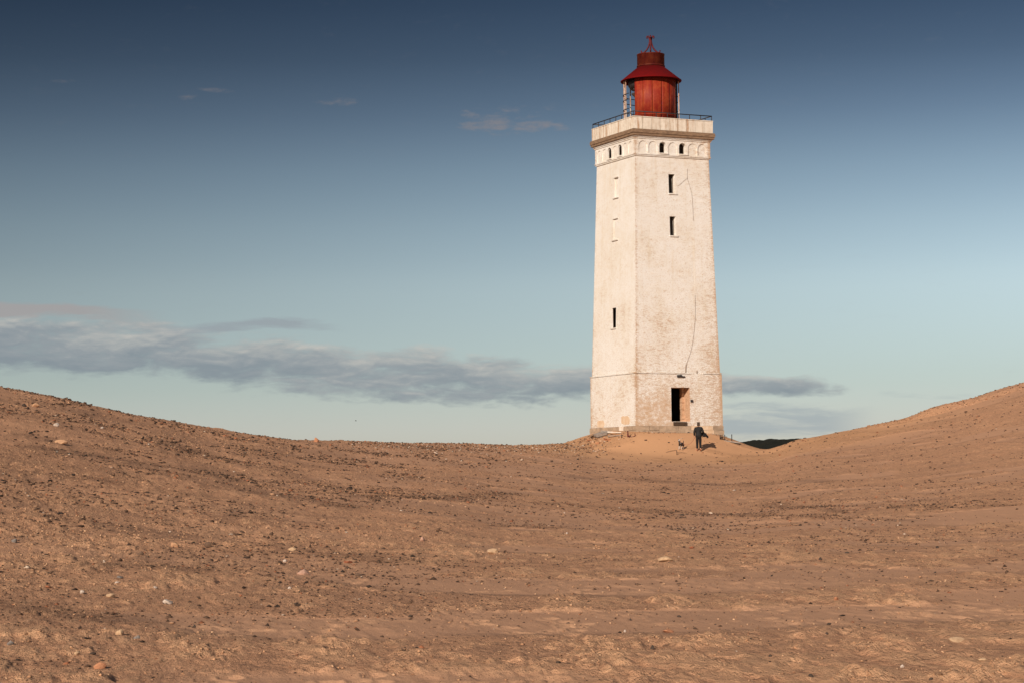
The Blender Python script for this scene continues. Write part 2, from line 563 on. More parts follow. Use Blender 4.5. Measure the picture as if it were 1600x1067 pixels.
M = {}
M['wall'] = wall_material('whitewashed_brick')
M['panel'] = panel_material()
M['sand'] = sand_material()
M['cornice'] = simple('weathered_cornice', (0.27, 0.18, 0.115), (0.16, 0.105, 0.07), 2.5, 0.9, (1, 1, 3), 0.5, 0.03)
M['plinth'] = simple('grey_granite', (0.46, 0.345, 0.245), (0.31, 0.235, 0.17), 2.2, 0.9, (1, 1, 1.6), 0.6, 0.03)
M['mortar'] = simple('plinth_mortar', (0.42, 0.30, 0.20), (0.30, 0.20, 0.13), 3.0, 0.95, (1, 1, 1), 0.6, 0.03)
M['brick'] = simple('bare_brick', (0.60, 0.40, 0.265), (0.45, 0.27, 0.165), 5.0, 0.95, (1, 1, 2), 0.7, 0.03)
M['dark'] = simple('interior_shade', (0.05, 0.04, 0.035), (0.035, 0.03, 0.028), 2.0, 0.95)  # near-black colour that paints the shade inside the openings
M['red'] = red_material('rusty_red_paint', (0.21, 0.015, 0.007), (0.31, 0.050, 0.015), (0.42, 0.17, 0.08), 0.65)
M['crimson'] = red_material('crimson_roof_paint', (0.135, 0.0035, 0.004), (0.11, 0.004, 0.005), (0.12, 0.012, 0.008), 0.4)
M['crimson'].node_tree.nodes['Principled BSDF'].inputs['Roughness'].default_value = 0.9
M['crimson'].node_tree.nodes['Principled BSDF'].inputs['Specular IOR Level'].default_value = 0.1
M['rust'] = red_material('rusted_cap_paint', (0.075, 0.007, 0.005), (0.13, 0.022, 0.009), (0.12, 0.055, 0.018), 0.8)
M['iron'] = simple('dark_iron', (0.028, 0.032, 0.042), (0.06, 0.05, 0.045), 8.0, 0.6, metal=0.3)
M['rediron'] = simple('red_iron', (0.11, 0.008, 0.012), (0.06, 0.008, 0.012), 6.0, 0.6)
M['bar'] = simple('flaking_bar_paint', (0.55, 0.44, 0.36), (0.34, 0.19, 0.13), 4.0, 0.8, (1, 1, 0.5))
M['brass'] = simple('tarnished_brass', (0.20, 0.17, 0.15), (0.10, 0.085, 0.08), 5.0, 0.5, metal=0.5)
M['wood'] = simple('weathered_wood', (0.20, 0.125, 0.08), (0.11, 0.07, 0.05), 3.0, 0.9, (8, 8, 1))
M['cable'] = simple('sheathed_cable', (0.30, 0.22, 0.16), (0.22, 0.16, 0.12), 6.0, 0.8)
M['darkwood'] = simple('dark_damp_wood', (0.085, 0.055, 0.035), (0.045, 0.03, 0.022), 3.0, 0.9, (1, 8, 8))
M['concrete'] = simple('grey_concrete', (0.34, 0.285, 0.24), (0.23, 0.195, 0.17), 3.0, 0.95)
M['plaster'] = simple('white_plaster', (0.78, 0.72, 0.64), (0.62, 0.52, 0.42), 3.0, 0.95)
M['tanplaster'] = simple('tan_plaster', (0.60, 0.43, 0.28), (0.68, 0.56, 0.43), 3.0, 0.95)
M['gravel'] = attr_mat('gravel_mixed')
M['skin'] = simple('skin', (0.50, 0.29, 0.20), (0.44, 0.24, 0.17), 8.0, 0.6)
M['jacket'] = simple('charcoal_jacket', (0.011, 0.0115, 0.012), (0.017, 0.017, 0.018), 9.0, 0.75)
M['trousers'] = simple('black_trousers', (0.008, 0.008, 0.009), (0.013, 0.012, 0.013), 9.0, 0.85)
M['shoe'] = simple('rust_shoes', (0.34, 0.10, 0.05), (0.26, 0.08, 0.045), 9.0, 0.7)
M['hair'] = simple('dark_hair', (0.035, 0.024, 0.017), (0.055, 0.036, 0.024), 20.0, 0.7, (6, 6, 1))
M['strap'] = simple('red_strap', (0.35, 0.12, 0.07), (0.28, 0.09, 0.06), 9.0, 0.7)
M['heath'] = simple('dark_heath', (0.010, 0.012, 0.006), (0.022, 0.020, 0.010), 0.5, 0.95, (1, 1, 2), 0.8, 0.4)

# ------------------------------------------------------------------ terrain
CTRL = [  # px, crest py, crest distance, steepness, far-ridge py (or None)
    (-900, 470, 105, 1.7, None), (-300, 540, 106, 1.68, None), (0, 600, 108, 1.66, None), (100, 622, 109, 1.66, None), (200, 645, 111, 1.68, None),
    (300, 664, 114, 1.72, None), (400, 680, 118, 1.78, None), (490, 688.5, 122, 1.9, None), (560, 690, 126, 2.0, None), (680, 692, 134, 2.15, None),
    (800, 692.5, 142, 2.5, None), (865, 692, 147, 2.65, None), (900, 693.5, 149, 2.75, None), (930, 697, 150, 2.8, None), (995, 702, 150, 2.8, None),
    (1060, 704, 150, 2.8, None), (1130, 704, 150.5, 2.8, None), (1152, 703.5, 150.5, 2.75, None), (1175, 703, 150, 2.7, None), (1194, 702, 150, 2.6, None), (1247, 686, 150, 2.6, 687),
    (1316, 673.5, 150, 2.6, 672), (1366, 667.5, 150, 2.6, 662), (1412, 658, 150, 2.6, 650.5), (1459, 647, 150, 2.6, 634), (1506, 635.5, 150, 2.58, 622.5),
    (1569, 616, 150, 2.55, 604.5), (1600, 607, 150, 2.55, 596.5), (1900, 540, 150, 2.4, 520), (2500, 440, 150, 2.3, 420)]
_U, _Z, _Y, _K, _F = [], [], [], [], []
for px, py, Yc, k, fp in CTRL:
    p = at(px, py, Yc)
    _U.append(p.x / p.y)
    _Z.append(p.z)
    _Y.append(Yc)
    _K.append(k)
    _F.append(at(px, fp, 161.0).z if fp else -1.0)


def sinterp(u, xs, ys):
    """monotone cubic interpolation"""
    xs, ys = np.array(xs), np.array(ys)
    h = np.diff(xs)
    d = np.diff(ys) / h
    mm = np.zeros(len(xs))
    for i in range(1, len(xs) - 1):
        if d[i - 1] * d[i] > 0:
            mm[i] = 2 * d[i - 1] * d[i] / (d[i - 1] + d[i])
    mm[0], mm[-1] = d[0], d[-1]
    u = np.clip(u, xs[0], xs[-1])
    i = np.clip(np.searchsorted(xs, u) - 1, 0, len(xs) - 2)
    t = (u - xs[i]) / h[i]
    return (ys[i] * (1 + 2 * t) * (1 - t) ** 2 + mm[i] * h[i] * t * (1 - t) ** 2 + ys[i + 1] * t * t * (3 - 2 * t) + mm[i + 1] * h[i] * t * t * (t - 1))


def sstep(a, b, x):
    t = np.clip((x - a) / (b - a), 0, 1)
    return t * t * (3 - 2 * t)


def vnoise(x, y, seed):
    xi = np.floor(x).astype(np.int64)
    yi = np.floor(y).astype(np.int64)
    fx, fy = x - xi, y - yi

    def hh(a, b):
        n = (a * 374761393 + b * 668265263 + seed * 974634777) & 0xFFFFFFFF
        n = ((n ^ (n >> 13)) * 1274126177) & 0xFFFFFFFF
        n = ((n ^ (n >> 16)) * 2246822519) & 0xFFFFFFFF
        return ((n ^ (n >> 15)) & 0xFFFF) / 65535.0
    u = fx * fx * fx * (fx * (fx * 6 - 15) + 10)
    v = fy * fy * fy * (fy * (fy * 6 - 15) + 10)
    a, b, c, d = hh(xi, yi), hh(xi + 1, yi), hh(xi, yi + 1), hh(xi + 1, yi + 1)
    return (a * (1 - u) + b * u) * (1 - v) + (c * (1 - u) + d * u) * v


def fbm(x, y, seed, o=3, g=0.5):
    s, a, t = 0, 1.0, 0
    for i in range(o):
        s = s + a * vnoise(x * 2 ** i + 13.7 * i, y * 2 ** i - 7.1 * i, seed + i)
        t += a
        a *= g
    return s / t


TOWER_Y0 = 150.0


def base_height(th, r):
    x, y = r * np.sin(th), r * np.cos(th)
    tht = np.clip(th, -0.55, 0.55)
    u = np.tan(tht)
    Yv = np.where(np.abs(th) < 0.55, y, r * np.cos(0.55))
    zc, Yc, k, zf = sinterp(u, _U, _Z), sinterp(u, _U, _Y), sinterp(u, _U, _K), sinterp(u, _U, _F)
    t = np.clip((Yv - 16.0) / (Yc - 16.0), 0, 1)
    z = zc * t ** k
    after = np.clip(Yv - Yc, 0, None)
    flat = sstep(0.015, 0.035, u) * (1 - sstep(0.104, 0.112, u))       # level shelf carrying the tower
    hold = 16.0 * flat
    zdrop = zc - 0.16 * np.clip(after - hold, 0, None)
    ridge = (u > 0.125) & (zf > 0)
    s = sstep(4.5, 11, after)
    zr = zc - 0.9 * sstep(0.3, 4.5, after)
    zr = zr * (1 - s) + zf * s - 0.16 * np.clip(after - 12, 0, None)
    zz = np.where(ridge, zr, zdrop)
    z = np.where(Yv > Yc, np.maximum(zz, -6.0), z)
    z = z + 1.22 * sstep(11.6, 5.0, np.hypot((x - 10.3) * 1.5, (y - 154.5) * 0.97))
    side = 1 - sstep(0.9, 1.9, np.abs(th))
    return z * side


# polar grid: fine where the ground is seen, coarse elsewhere
fine = np.arange(-15.6, 15.61, 0.0345)
ext = np.concatenate([np.arange(0.15, 3, 0.15), np.arange(3, 30, 1.2), np.arange(30, 164.0, 6.0)])
angs = np.radians(np.concatenate([-(15.6 + ext)[::-1], fine, 15.6 + ext]))
rr = np.concatenate([np.array([0.3, 1, 2, 3.5, 5, 6.5, 8, 9.5]), 11.0 * np.exp(np.arange(0, math.log(62 / 11.0), 0.0030)),
                     62.0 * np.exp(np.arange(0, math.log(175 / 62.0), 0.0036))])
far = [178, 185, 195, 210, 240, 300, 420, 600, 1000, 2000, 4000, 9000]
rr = np.concatenate([rr, far])
TH, RR = np.meshgrid(angs, rr, indexing='ij')
GX, GY = RR * np.sin(TH), RR * np.cos(TH)
GZ = base_height(TH, RR)
DR = np.gradient(rr)[None, :] * np.ones_like(GZ)


def band(lam, amp):
    return amp * sstep(1.3, 3.0, lam / DR)


near = sstep(4, 11, RR) * (1 - sstep(170, 200, RR))
yy_ = GY
tower_c = Vector((10.02, 154.5, 0))
dist_t = np.hypot(GX - tower_c.x, GY - tower_c.y)
calm = 1 - sstep(11, 5, dist_t) * 0.85                          # swept sand right round the tower
moundm = sstep(25, 13, dist_t + 3.0 * (fbm(GX / 3, GY / 3, 90) - .5))
LEFT = sstep(0.02, -0.16, TH)                                   # stonier left-hand side
n8 = fbm(GX / 9.0, GY / 9.0, 3, 3) - 0.5
n2 = fbm(GX / 2.6, GY / 2.0, 17, 2) - 0.5
D = n8 * 0.22 * np.clip(RR / 40, 0.3, 1.4) + n2 * 0.075 * np.clip(RR / 45, 0.5, 1.6)
# wind-cut streaks and low ridges running away from the viewer, a little to the left
AC, AL = GX * math.cos(0.19) + GY * math.sin(0.19), -GX * math.sin(0.19) + GY * math.cos(0.19)
DA = RR * 0.0012


def bandx(lam, amp):
    return amp * sstep(1.2, 3.0, lam / DA)


ripm = sstep(0.40, 0.62, fbm(GX / 1.9, GY / 4.5, 31, 3))
rip = fbm(AC / 0.42 + 0.4 * n2, AL / 1.25, 29, 3)
ridge_s = sstep(0.54, 0.70, rip)
D += ridge_s * bandx(0.35, 0.034) * (0.30 + 0.9 * ripm)
rip2 = fbm(AC / 0.17, AL / 0.62, 37, 2) - 0.5
D += rip2 * bandx(0.15, 0.042) * (0.40 + 0.8 * ripm)
D += (fbm(AC / 0.075, AL / 0.34, 39, 2) - 0.5) * bandx(0.07, 0.020)
# trampled, crusty heaps, here and there
pm = 0.78 * fbm(GX / 0.70, GY / 1.5, 41, 3) + 0.22 * fbm(GX / 4.6, GY / 4.2, 42, 2)
patch = sstep(0.60, 0.68, pm)
lump = fbm(GX / 0.16, GY / 0.30, 43, 2)
lump2 = vnoise(GX / 0.06, GY / 0.13, 47)
D += patch * (sstep(0.42, 0.66, lump) * bandx(0.2, 0.034) + (lump2 - 0.5) * bandx(0.08, 0.026)) * (1 - 0.6 * sstep(60, 90, RR))
# rough broken crust of the slopes
rough_l = fbm(GX / 1.1, GY / 0.9, 59, 3, 0.6)
slope_m = (0.35 + 0.65 * LEFT) * sstep(28, 50, RR)
D += (rough_l - 0.5) * 0.16 * slope_m * sstep(0.42, 0.6, fbm(GX / 7, GY / 5, 61, 2))
D += (fbm(GX / 0.7, GY / 0.6, 67, 2, 0.6) - 0.5) * band(0.6, 0.085) * slope_m
D += (fbm(GX / 0.22, GY / 0.75, 69, 2, 0.6) - 0.5) * bandx(0.2, 0.060) * slope_m
D *= near * calm

smooth = sstep(0.50, 0.62, 0.6 * fbm(GX / 7.5, GY / 4.2, 111, 2) + 0.4 * fbm(GX / 2.4, GY / 3.0, 113, 2)) * (1 - 0.7 * LEFT * sstep(28, 45, RR))
crust = np.clip(patch * sstep(0.40, 0.58, lump) * 0.9 + sstep(0.10, 0.20, rip2 + 0.18 * (ripm - .5)) * 0.75 * ripm + sstep(0.60, 0.68, rip) * (0.15 + 0.55 * ripm), 0, 1)  # dry crust, plus pale colour on the ridges that paints their sunlit streaks
crust *= (1 - 0.45 * LEFT * sstep(30, 45, RR)) * (1 - 0.6 * sstep(45, 80, RR))

crust *= 1 - 0.85 * smooth
fine_d = D - n8 * 0.22 * np.clip(RR / 40, 0.3, 1.4) * near * calm
D = D - fine_d * 0.62 * smooth

# footprints
iu0 = int(np.searchsorted(angs, rad(-15.5)))
NF = 380
for i in range(NF):
    if i % 3 == 0:
        tr_x, tr_y = 0, 0
        fr = float(15.5 + 26 * RNG.random() ** 1.3)
        ft = float(RNG.uniform(-0.25, 0.27))
        head = float(RNG.uniform(-0.6, 0.6)) + (0 if RNG.random() < .6 else 1.3)
        cx, cy = fr * math.sin(ft), fr * math.cos(ft)
    else:
        cx += math.sin(head) * 0.62 + (0.09 if i % 2 else -0.09)
        cy += math.cos(head) * 0.62
    fr, ft = math.hypot(cx, cy), math.atan2(cx, cy)
    if fr < 12 or fr > 55:
        continue
    a0, a1 = np.searchsorted(angs, [ft - 0.5 / fr, ft + 0.5 / fr])
    r0, r1 = np.searchsorted(rr, [fr - 0.5, fr + 0.5])
    dx, dy = GX[a0:a1, r0:r1] - cx, GY[a0:a1, r0:r1] - cy
    lx = dx * math.cos(head) - dy * math.sin(head)
    ly = dx * math.sin(head) + dy * math.cos(head)
    e = (lx / 0.085) ** 2 + (ly / 0.17) ** 2
    D[a0:a1, r0:r1] += -0.026 * np.exp(-(e ** 1.4)) + 0.015 * np.exp(-((np.sqrt(e) - 1.45) / 0.4) ** 2)
    crust[a0:a1, r0:r1] = np.maximum(crust[a0:a1, r0:r1], 0.55 * np.exp(-((np.sqrt(e) - 1.4) / 0.45) ** 2))
GZ = GZ + D


def ground_z(x, y):
    """height of the finished ground sheet under (x, y), bilinear on its own grid"""
    x, y = np.asarray(x, float), np.asarray(y, float)
    t, r = np.arctan2(x, y), np.hypot(x, y)
    i = np.clip(np.searchsorted(angs, t) - 1, 0, len(angs) - 2)
    j = np.clip(np.searchsorted(rr, r) - 1, 0, len(rr) - 2)
    a = np.clip((t - angs[i]) / (angs[i + 1] - angs[i]), 0, 1)
    b = np.clip((r - rr[j]) / (rr[j + 1] - rr[j]), 0, 1)
    return (GZ[i, j] * (1 - a) * (1 - b) + GZ[i + 1, j] * a * (1 - b) + GZ[i, j + 1] * (1 - a) * b + GZ[i + 1, j + 1] * a * b)


_TS = 9.0 * np.exp(np.arange(0, math.log(190 / 9.0), 0.002))


def ground_at(px, py):
    """where the line of sight through a picture point meets the ground"""
    d = ray(px, py)
    d = d / d.y
    zz = EYE + d.z * _TS - ground_z(d.x * _TS, _TS)
    k = int(np.argmax(zz < 0)) if (zz < 0).any() else int(np.argmin(zz))
    Yh = float(_TS[k])
    x = d.x * Yh
    return Vector((x, Yh, float(ground_z(x, Yh))))


# dark drift lines of grit across the slope
LINES = [[(15, 802), (100, 812), (200, 825), (315, 842)], [(70, 700), (200, 720), (300, 735), (380, 752)], [(800, 783), (930, 793), (1060, 800), (1200, 806), (1420, 812)],
         [(780, 821), (920, 827)], [(1330, 790), (1450, 792), (1590, 789)], [(480, 862), (620, 878), (700, 886)], [(160, 880), (250, 884), (330, 894)], [(0, 940), (90, 955), (180, 975)],
         [(560, 775), (700, 778), (800, 770)], [(420, 770), (500, 782), (560, 795)], [(950, 778), (1060, 781)], [(1210, 790), (1330, 800)], [(250, 690), (330, 712), (420, 725)],
         [(900, 745), (1000, 749), (1150, 756), (1290, 752)], [(0, 730), (80, 742), (170, 750)]]
dark = np.zeros_like(GZ)
LINE_PTS = []
for ln in LINES:
    W = [ground_at(*p) for p in ln]
    pts = []
    for a, b in zip(W[:-1], W[1:]):
        n = max(2, int((b - a).length / 0.4))
        pts += [a.lerp(b, q / n) for q in range(n)]
    LINE_PTS.append(pts)
    for p in pts:
        r_, t_ = math.hypot(p.x, p.y), math.atan2(p.x, p.y)
        wy = 0.018 * r_
        wx = 0.6
        a0, a1 = np.searchsorted(angs, [t_ - 2 * wx / r_, t_ + 2 * wx / r_])
        r0, r1 = np.searchsorted(rr, [r_ - 3 * wy, r_ + 3 * wy])
        e = ((GX[a0:a1, r0:r1] - p.x) / wx) ** 2 + ((GY[a0:a1, r0:r1] - p.y) / wy) ** 2
        dark[a0:a1, r0:r1] = np.maximum(dark[a0:a1, r0:r1], np.exp(-e))
dark *= sstep(0.30, 0.52, fbm(GX / 1.7, GY / 2.4, 71, 3))
dark = np.clip(dark * 0.9 + 0.55 * LEFT * sstep(35, 60, RR) * sstep(0.50, 0.66, fbm(GX / 2.2, GY / 3.4, 73, 3)) * (1 - moundm), 0, 1)


def grid_mesh(name, mat):
    na, nr = GX.shape
    me = bpy.data.meshes.new(name)
    co = np.stack([GX, GY, GZ], -1).reshape(-1, 3).astype(np.float32)
    idx = np.arange(na * nr).reshape(na, nr)
    q = np.stack([idx[:-1, :-1], idx[1:, :-1], idx[1:, 1:], idx[:-1, 1:]], -1).reshape(-1, 4)
    q = q[:, ::-1]
    me.vertices.add(len(co))
    me.vertices.foreach_set('co', co.ravel())
    me.loops.add(q.size)
    me.loops.foreach_set('vertex_index', q.ravel().astype(np.int32))
    me.polygons.add(len(q))
    me.polygons.foreach_set('loop_start', np.arange(0, q.size, 4, dtype=np.int32))
    me.polygons.foreach_set('use_smooth', np.ones(len(q), dtype=bool))
    me.update(calc_edges=True)
    for nm, arr in (('crust', crust), ('dark', dark), ('mound', moundm), ('smooth', smooth)):
        at_ = me.attributes.new(nm, 'FLOAT', 'POINT')
        at_.data.foreach_set('value', arr.ravel().astype(np.float32))
    me.materials.append(mat)
    o = bpy.data.objects.new(name, me)
    COL.objects.link(o)
    return o


ground = grid_mesh('ground', M['sand'])
if ground.data.polygons[len(ground.data.polygons) // 2].normal.z < 0:
    ground.data.flip_normals()
tag(ground, kind='structure')

# distant dark heath ridge seen through the saddle right of the tower
hx = np.linspace(20, 90, 141)
hy = np.linspace(396, 520, 60)
HX, HY = np.meshgrid(hx, hy, indexing='ij')
crest = at(1200, 686.5, 430).z
HZm = (crest - 0.4 + 0.6 * fbm(HX / 14, HY / 30, 81, 2) + 0.9 * (fbm(HX / 2.2, HY / 2.2, 83, 3) - .5)) * np.clip(1 - ((HY - 440) / 60) ** 2, -0.9, 1) - np.clip(48 - HX, 0, 60) * 0.05 + np.clip(HX - 48, 0, 40) * 0.03
me = bpy.data.meshes.new('heath_hill')
ii = np.arange(HX.size).reshape(HX.shape)
me.from_pydata(np.stack([HX, HY, HZm], -1).reshape(-1, 3).tolist(), [],
               np.stack([ii[:-1, :-1], ii[1:, :-1], ii[1:, 1:], ii[:-1, 1:]], -1).reshape(-1, 4).tolist())
me.materials.append(M['heath'])
hill = bpy.data.objects.new('heath_hill', me)
COL.objects.link(hill)
tag(hill, kind='structure')

# ------------------------------------------------------------------ lighthouse
AROT = rad(25.0)
e1 = Vector((math.cos(AROT), math.sin(AROT), 0))
e2 = Vector((-math.sin(AROT), math.cos(AROT), 0))
WB = 3.385
TC = Vector(at(993, 583, 150.0)[:2] + (0,)) if False else Vector((at(993, 583, 150.0).x, 150.0, 0)) + WB * e1 + WB * e2


def zcorner(py, w):
    nc = TC - w * e1 - w * e2
    return at(993, py, nc.y).z


Z_PL0, Z_PL1 = zcorner(680, 3.44) - 1.6, zcorner(664.5, 3.44)
Z_BL1 = zcorner(583, 3.39)
Z_SH1 = zcorner(243, 2.9)
Z_FR1 = zcorner(211, 3.02)
Z_CO0, Z_CO1 = zcorner(209, 3.26), zcorner(200.5, 3.26)
Z_PA1 = zcorner(181, 3.14)
W_PL, W_BL0, W_BL1, W_SH0, W_SH1 = 3.44, 3.40, 3.385, 3.30, 2.90
W_FR, W_CO, W_PA = 2.985, 3.26, 3.14

LH = empty('lighthouse', (TC.x, TC.y, 0), AROT)
tag(LH, 'tall square whitewashed lighthouse tower with a red lantern on top, standing on the sand mound', 'lighthouse')
ROTK = [0, -math.pi / 2, math.pi, math.pi / 2]     # front (right-hand in view), left, back, far right


def fp(k, s, n, z):
    a = ROTK[k]
    c, q = math.cos(a), math.sin(a)
    x, y = s, -n
    return Vector((x * c - y * q, x * q + y * c, z))


def local_ray(px, py):
    d = ray(px, py)
    o = Vector((0, 0, EYE)) - Vector((TC.x, TC.y, 0))
    R = Matrix.Rotation(-AROT, 3, 'Z')
    return R @ o, R @ d


def on_face(px, py, k, wf):
    """(s, z) on face k where the sight line meets it; wf(z) is the half width"""
    o, d = local_ray(px, py)
    w = wf(10.0)
    for _ in range(6):
        if k == 0:
            t = (-w - o.y) / d.y
        else:
            t = (-w - o.x) / d.x
        p = o + d * t
        w = wf(p.z)
    return (p.x if k == 0 else -p.y), p.z


def wall_face(mb, k, z0, z1, wf, holes, mi=0, dz=None):
    """one face of a tapering square shaft, with openings and their reveals"""
    zs = sorted({z0, z1, *[h['z0'] for h in holes], *[h['z1'] for h in holes]})
    if dz:
        for q in np.arange(z0 + dz, z1 - dz * .5, dz):
            if all(abs(q - t) > dz * 0.3 for t in zs):
                zs.append(float(q))
        zs.sort()
    ss = sorted({*[h['s0'] for h in holes], *[h['s1'] for h in holes]})

    def P(s, z, n=0.0):
        return fp(k, s, wf(z) - n, z)
    uo = k * 7.13
    for za, zb in zip(zs[:-1], zs[1:]):
        ca = [-wf(za)] + ss + [wf(za)]
        cb = [-wf(zb)] + ss + [wf(zb)]
        zm = (za + zb) / 2
        for i in range(len(ca) - 1):
            sm = (ca[i] + ca[i + 1]) / 2
            if any(h['s0'] < sm < h['s1'] and h['z0'] < zm < h['z1'] for h in holes):
                continue
            q = [(ca[i], za), (ca[i + 1], za), (cb[i + 1], zb), (cb[i], zb)]
            mb.face([P(*c) for c in q], [(c[0] + uo, c[1]) for c in q], mi)
    for h in holes:
        s0, s1, a, b, dep = h['s0'], h['s1'], h['z0'], h['z1'], h['depth']
        rm = h.get('rmi', mi)
        arch = h.get('arch', False)
        sp = h.get('splay', 0.0)
        cx, rx = (s0 + s1) / 2, (s1 - s0) / 2
        out = [(s0, a), (s1, a)]
        if arch:
            rise = min(rx, (b - a) * 0.5)
            zc = b - rise
            arc = [(cx + rx * math.cos(t), zc + rise * math.sin(t)) for t in np.linspace(0, math.pi, 9)]
            out += arc
            # spandrels
            r_ = [p for p in arc if p[0] >= cx - 1e-6]
            l_ = [p for p in arc if p[0] <= cx + 1e-6]
            for poly, corner in ((r_, (s1, b)), (l_, (s0, b))):
                for p, q in zip(poly[:-1], poly[1:]):
                    if abs((p[0] - q[0])) + abs(p[1] - q[1]) > 1e-6:
                        tri = [p, q, corner]
                        mb.face([P(*c) for c in tri], [(c[0] + uo, c[1]) for c in tri], mi)
        else:
            out += [(s1, b), (s0, b)]
        inn = [(cx + (s - cx) * (1 - sp), z if not arch else z) for s, z in out]
        for i in range(len(out)):
            j = (i + 1) % len(out)
            o1, o2, i1, i2 = out[i], out[j], inn[i], inn[j]
            if abs(o1[0] - o2[0]) + abs(o1[1] - o2[1]) < 1e-6:
                continue
            mb.face([P(*o1), P(*o2), P(i2[0], i2[1], dep), P(i1[0], i1[1], dep)],
                    [(o1[0] + uo, o1[1]), (o2[0] + uo, o2[1]), (o2[0] + uo + dep, o2[1]), (o1[0] + uo + dep, o1[1])], rm)
        if h.get('blind'):
            mb.face([P(s, z, dep) for s, z in inn], [(s + uo, z) for s, z in inn], mi)


def px_hole(k, wf, px0, px1, py0, py1, **kw):
    cx = (px0 + px1) / 2
    s0, _ = on_face(px0, (py0 + py1) / 2, k, wf)
    s1, _ = on_face(px1, (py0 + py1) / 2, k, wf)
    _, za = on_face(cx, py1, k, wf)
    _, zb = on_face(cx, py0, k, wf)
    return dict(s0=min(s0, s1), s1=max(s0, s1), z0=za, z1=zb, **kw)


def wf_sh(z):
    t = (z - Z_BL1) / (Z_SH1 - Z_BL1)
    return W_SH0 + (W_SH1 - W_SH0) * t


def wf_bl(z):
    t = (z - Z_PL1) / (Z_BL1 - Z_PL1)
    return W_BL0 + (W_BL1 - W_BL0) * t


sh_front = [px_hole(0, wf_sh, 1044.8, 1054.8, 272.5, 302.5, depth=0.40, splay=0.1), px_hole(0, wf_sh, 1046.7, 1056.3, 338.5, 368.5, depth=0.40, splay=0.1)]
sh_left = [px_hole(1, wf_sh, 960.0, 966.0, 278, 309, depth=0.10, blind=True), px_hole(1, wf_sh, 958.5, 965.0, 342.5, 375, depth=0.05, blind=True),
           px_hole(1, wf_sh, 955.8, 962.4, 481.5, 512.5, depth=0.12, splay=0.1)]
mb = MB()
for k in range(4):
    wall_face(mb, k, Z_BL1, Z_SH1, wf_sh, sh_front if k == 0 else sh_left if k == 1 else [], dz=1.2)
shaft = mb.build('tower_shaft', [M['wall'], M['brick']], LH)

door = px_hole(0, wf_bl, 1049.0, 1078.0, 605, 658, depth=1.15, rmi=1)
mb = MB()
for k in range(4):
    wall_face(mb, k, Z_PL1, Z_BL1, wf_bl, [door] if k == 0 else [], dz=0.9)
# ledge where the thicker foot steps back to the shaft
for k in range(4):
    mb.face([fp(k, -W_BL1, W_BL1, Z_BL1), fp(k, W_BL1, W_BL1, Z_BL1), fp(k, W_SH0 - .05, W_SH0 - .05, Z_BL1 + 0.03), fp(k, -W_SH0 + .05, W_SH0 - .05, Z_BL1 + 0.03)])
foot = mb.build('tower_foot', [M['wall'], M['brick']], LH)

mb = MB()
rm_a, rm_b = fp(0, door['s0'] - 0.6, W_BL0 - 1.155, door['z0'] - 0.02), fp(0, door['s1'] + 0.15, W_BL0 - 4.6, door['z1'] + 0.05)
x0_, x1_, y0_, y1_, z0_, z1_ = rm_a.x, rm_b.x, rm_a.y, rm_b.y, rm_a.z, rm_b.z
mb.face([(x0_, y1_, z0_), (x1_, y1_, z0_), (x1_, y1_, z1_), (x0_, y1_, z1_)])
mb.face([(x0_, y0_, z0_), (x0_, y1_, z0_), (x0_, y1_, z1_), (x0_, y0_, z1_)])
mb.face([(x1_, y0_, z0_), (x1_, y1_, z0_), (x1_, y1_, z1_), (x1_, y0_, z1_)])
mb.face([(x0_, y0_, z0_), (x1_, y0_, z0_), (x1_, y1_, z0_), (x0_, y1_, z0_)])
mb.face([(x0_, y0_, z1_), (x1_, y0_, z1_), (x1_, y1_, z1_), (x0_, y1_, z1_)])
mb.build('door_shade_box', M['dark'], LH)  # added dark box: paints the shade inside the doorway
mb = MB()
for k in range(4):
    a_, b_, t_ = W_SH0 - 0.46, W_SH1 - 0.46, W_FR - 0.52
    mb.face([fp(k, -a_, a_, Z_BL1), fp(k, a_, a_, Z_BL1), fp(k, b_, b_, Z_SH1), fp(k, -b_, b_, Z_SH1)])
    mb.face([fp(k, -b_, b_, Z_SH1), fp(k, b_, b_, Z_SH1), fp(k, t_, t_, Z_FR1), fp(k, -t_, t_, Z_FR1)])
mb.build('window_shade_backing', M['dark'], LH)  # added dark sheets behind the windows, their inside shade put into the colour

# uneven plaster string course along the step
for k in (0, 1):
    s = -W_BL1 - 0.01
    while s < W_BL1 - 0.2:
        L = random.uniform(0.5, 1.3)
        e = min(s + L, W_BL1 + 0.01)
        mb = MB()
        hh = random.uniform(0.05, 0.10)
        a, b = fp(k, s + 0.004, W_BL1 - 0.06, Z_BL1 + 0.02), fp(k, e - 0.004, W_BL1 + 0.045, Z_BL1 + 0.02 + hh)
        c = (a + b) / 2
        sx, sy = abs(b.x - a.x), abs(b.y - a.y)
        mb.box(c, (sx, sy, hh), jit=0.008)
        if not (k == 0 and 0.9 < s < 1.5):
            o = mb.build('ledge_course', [M['wall']], LH)
        s = e

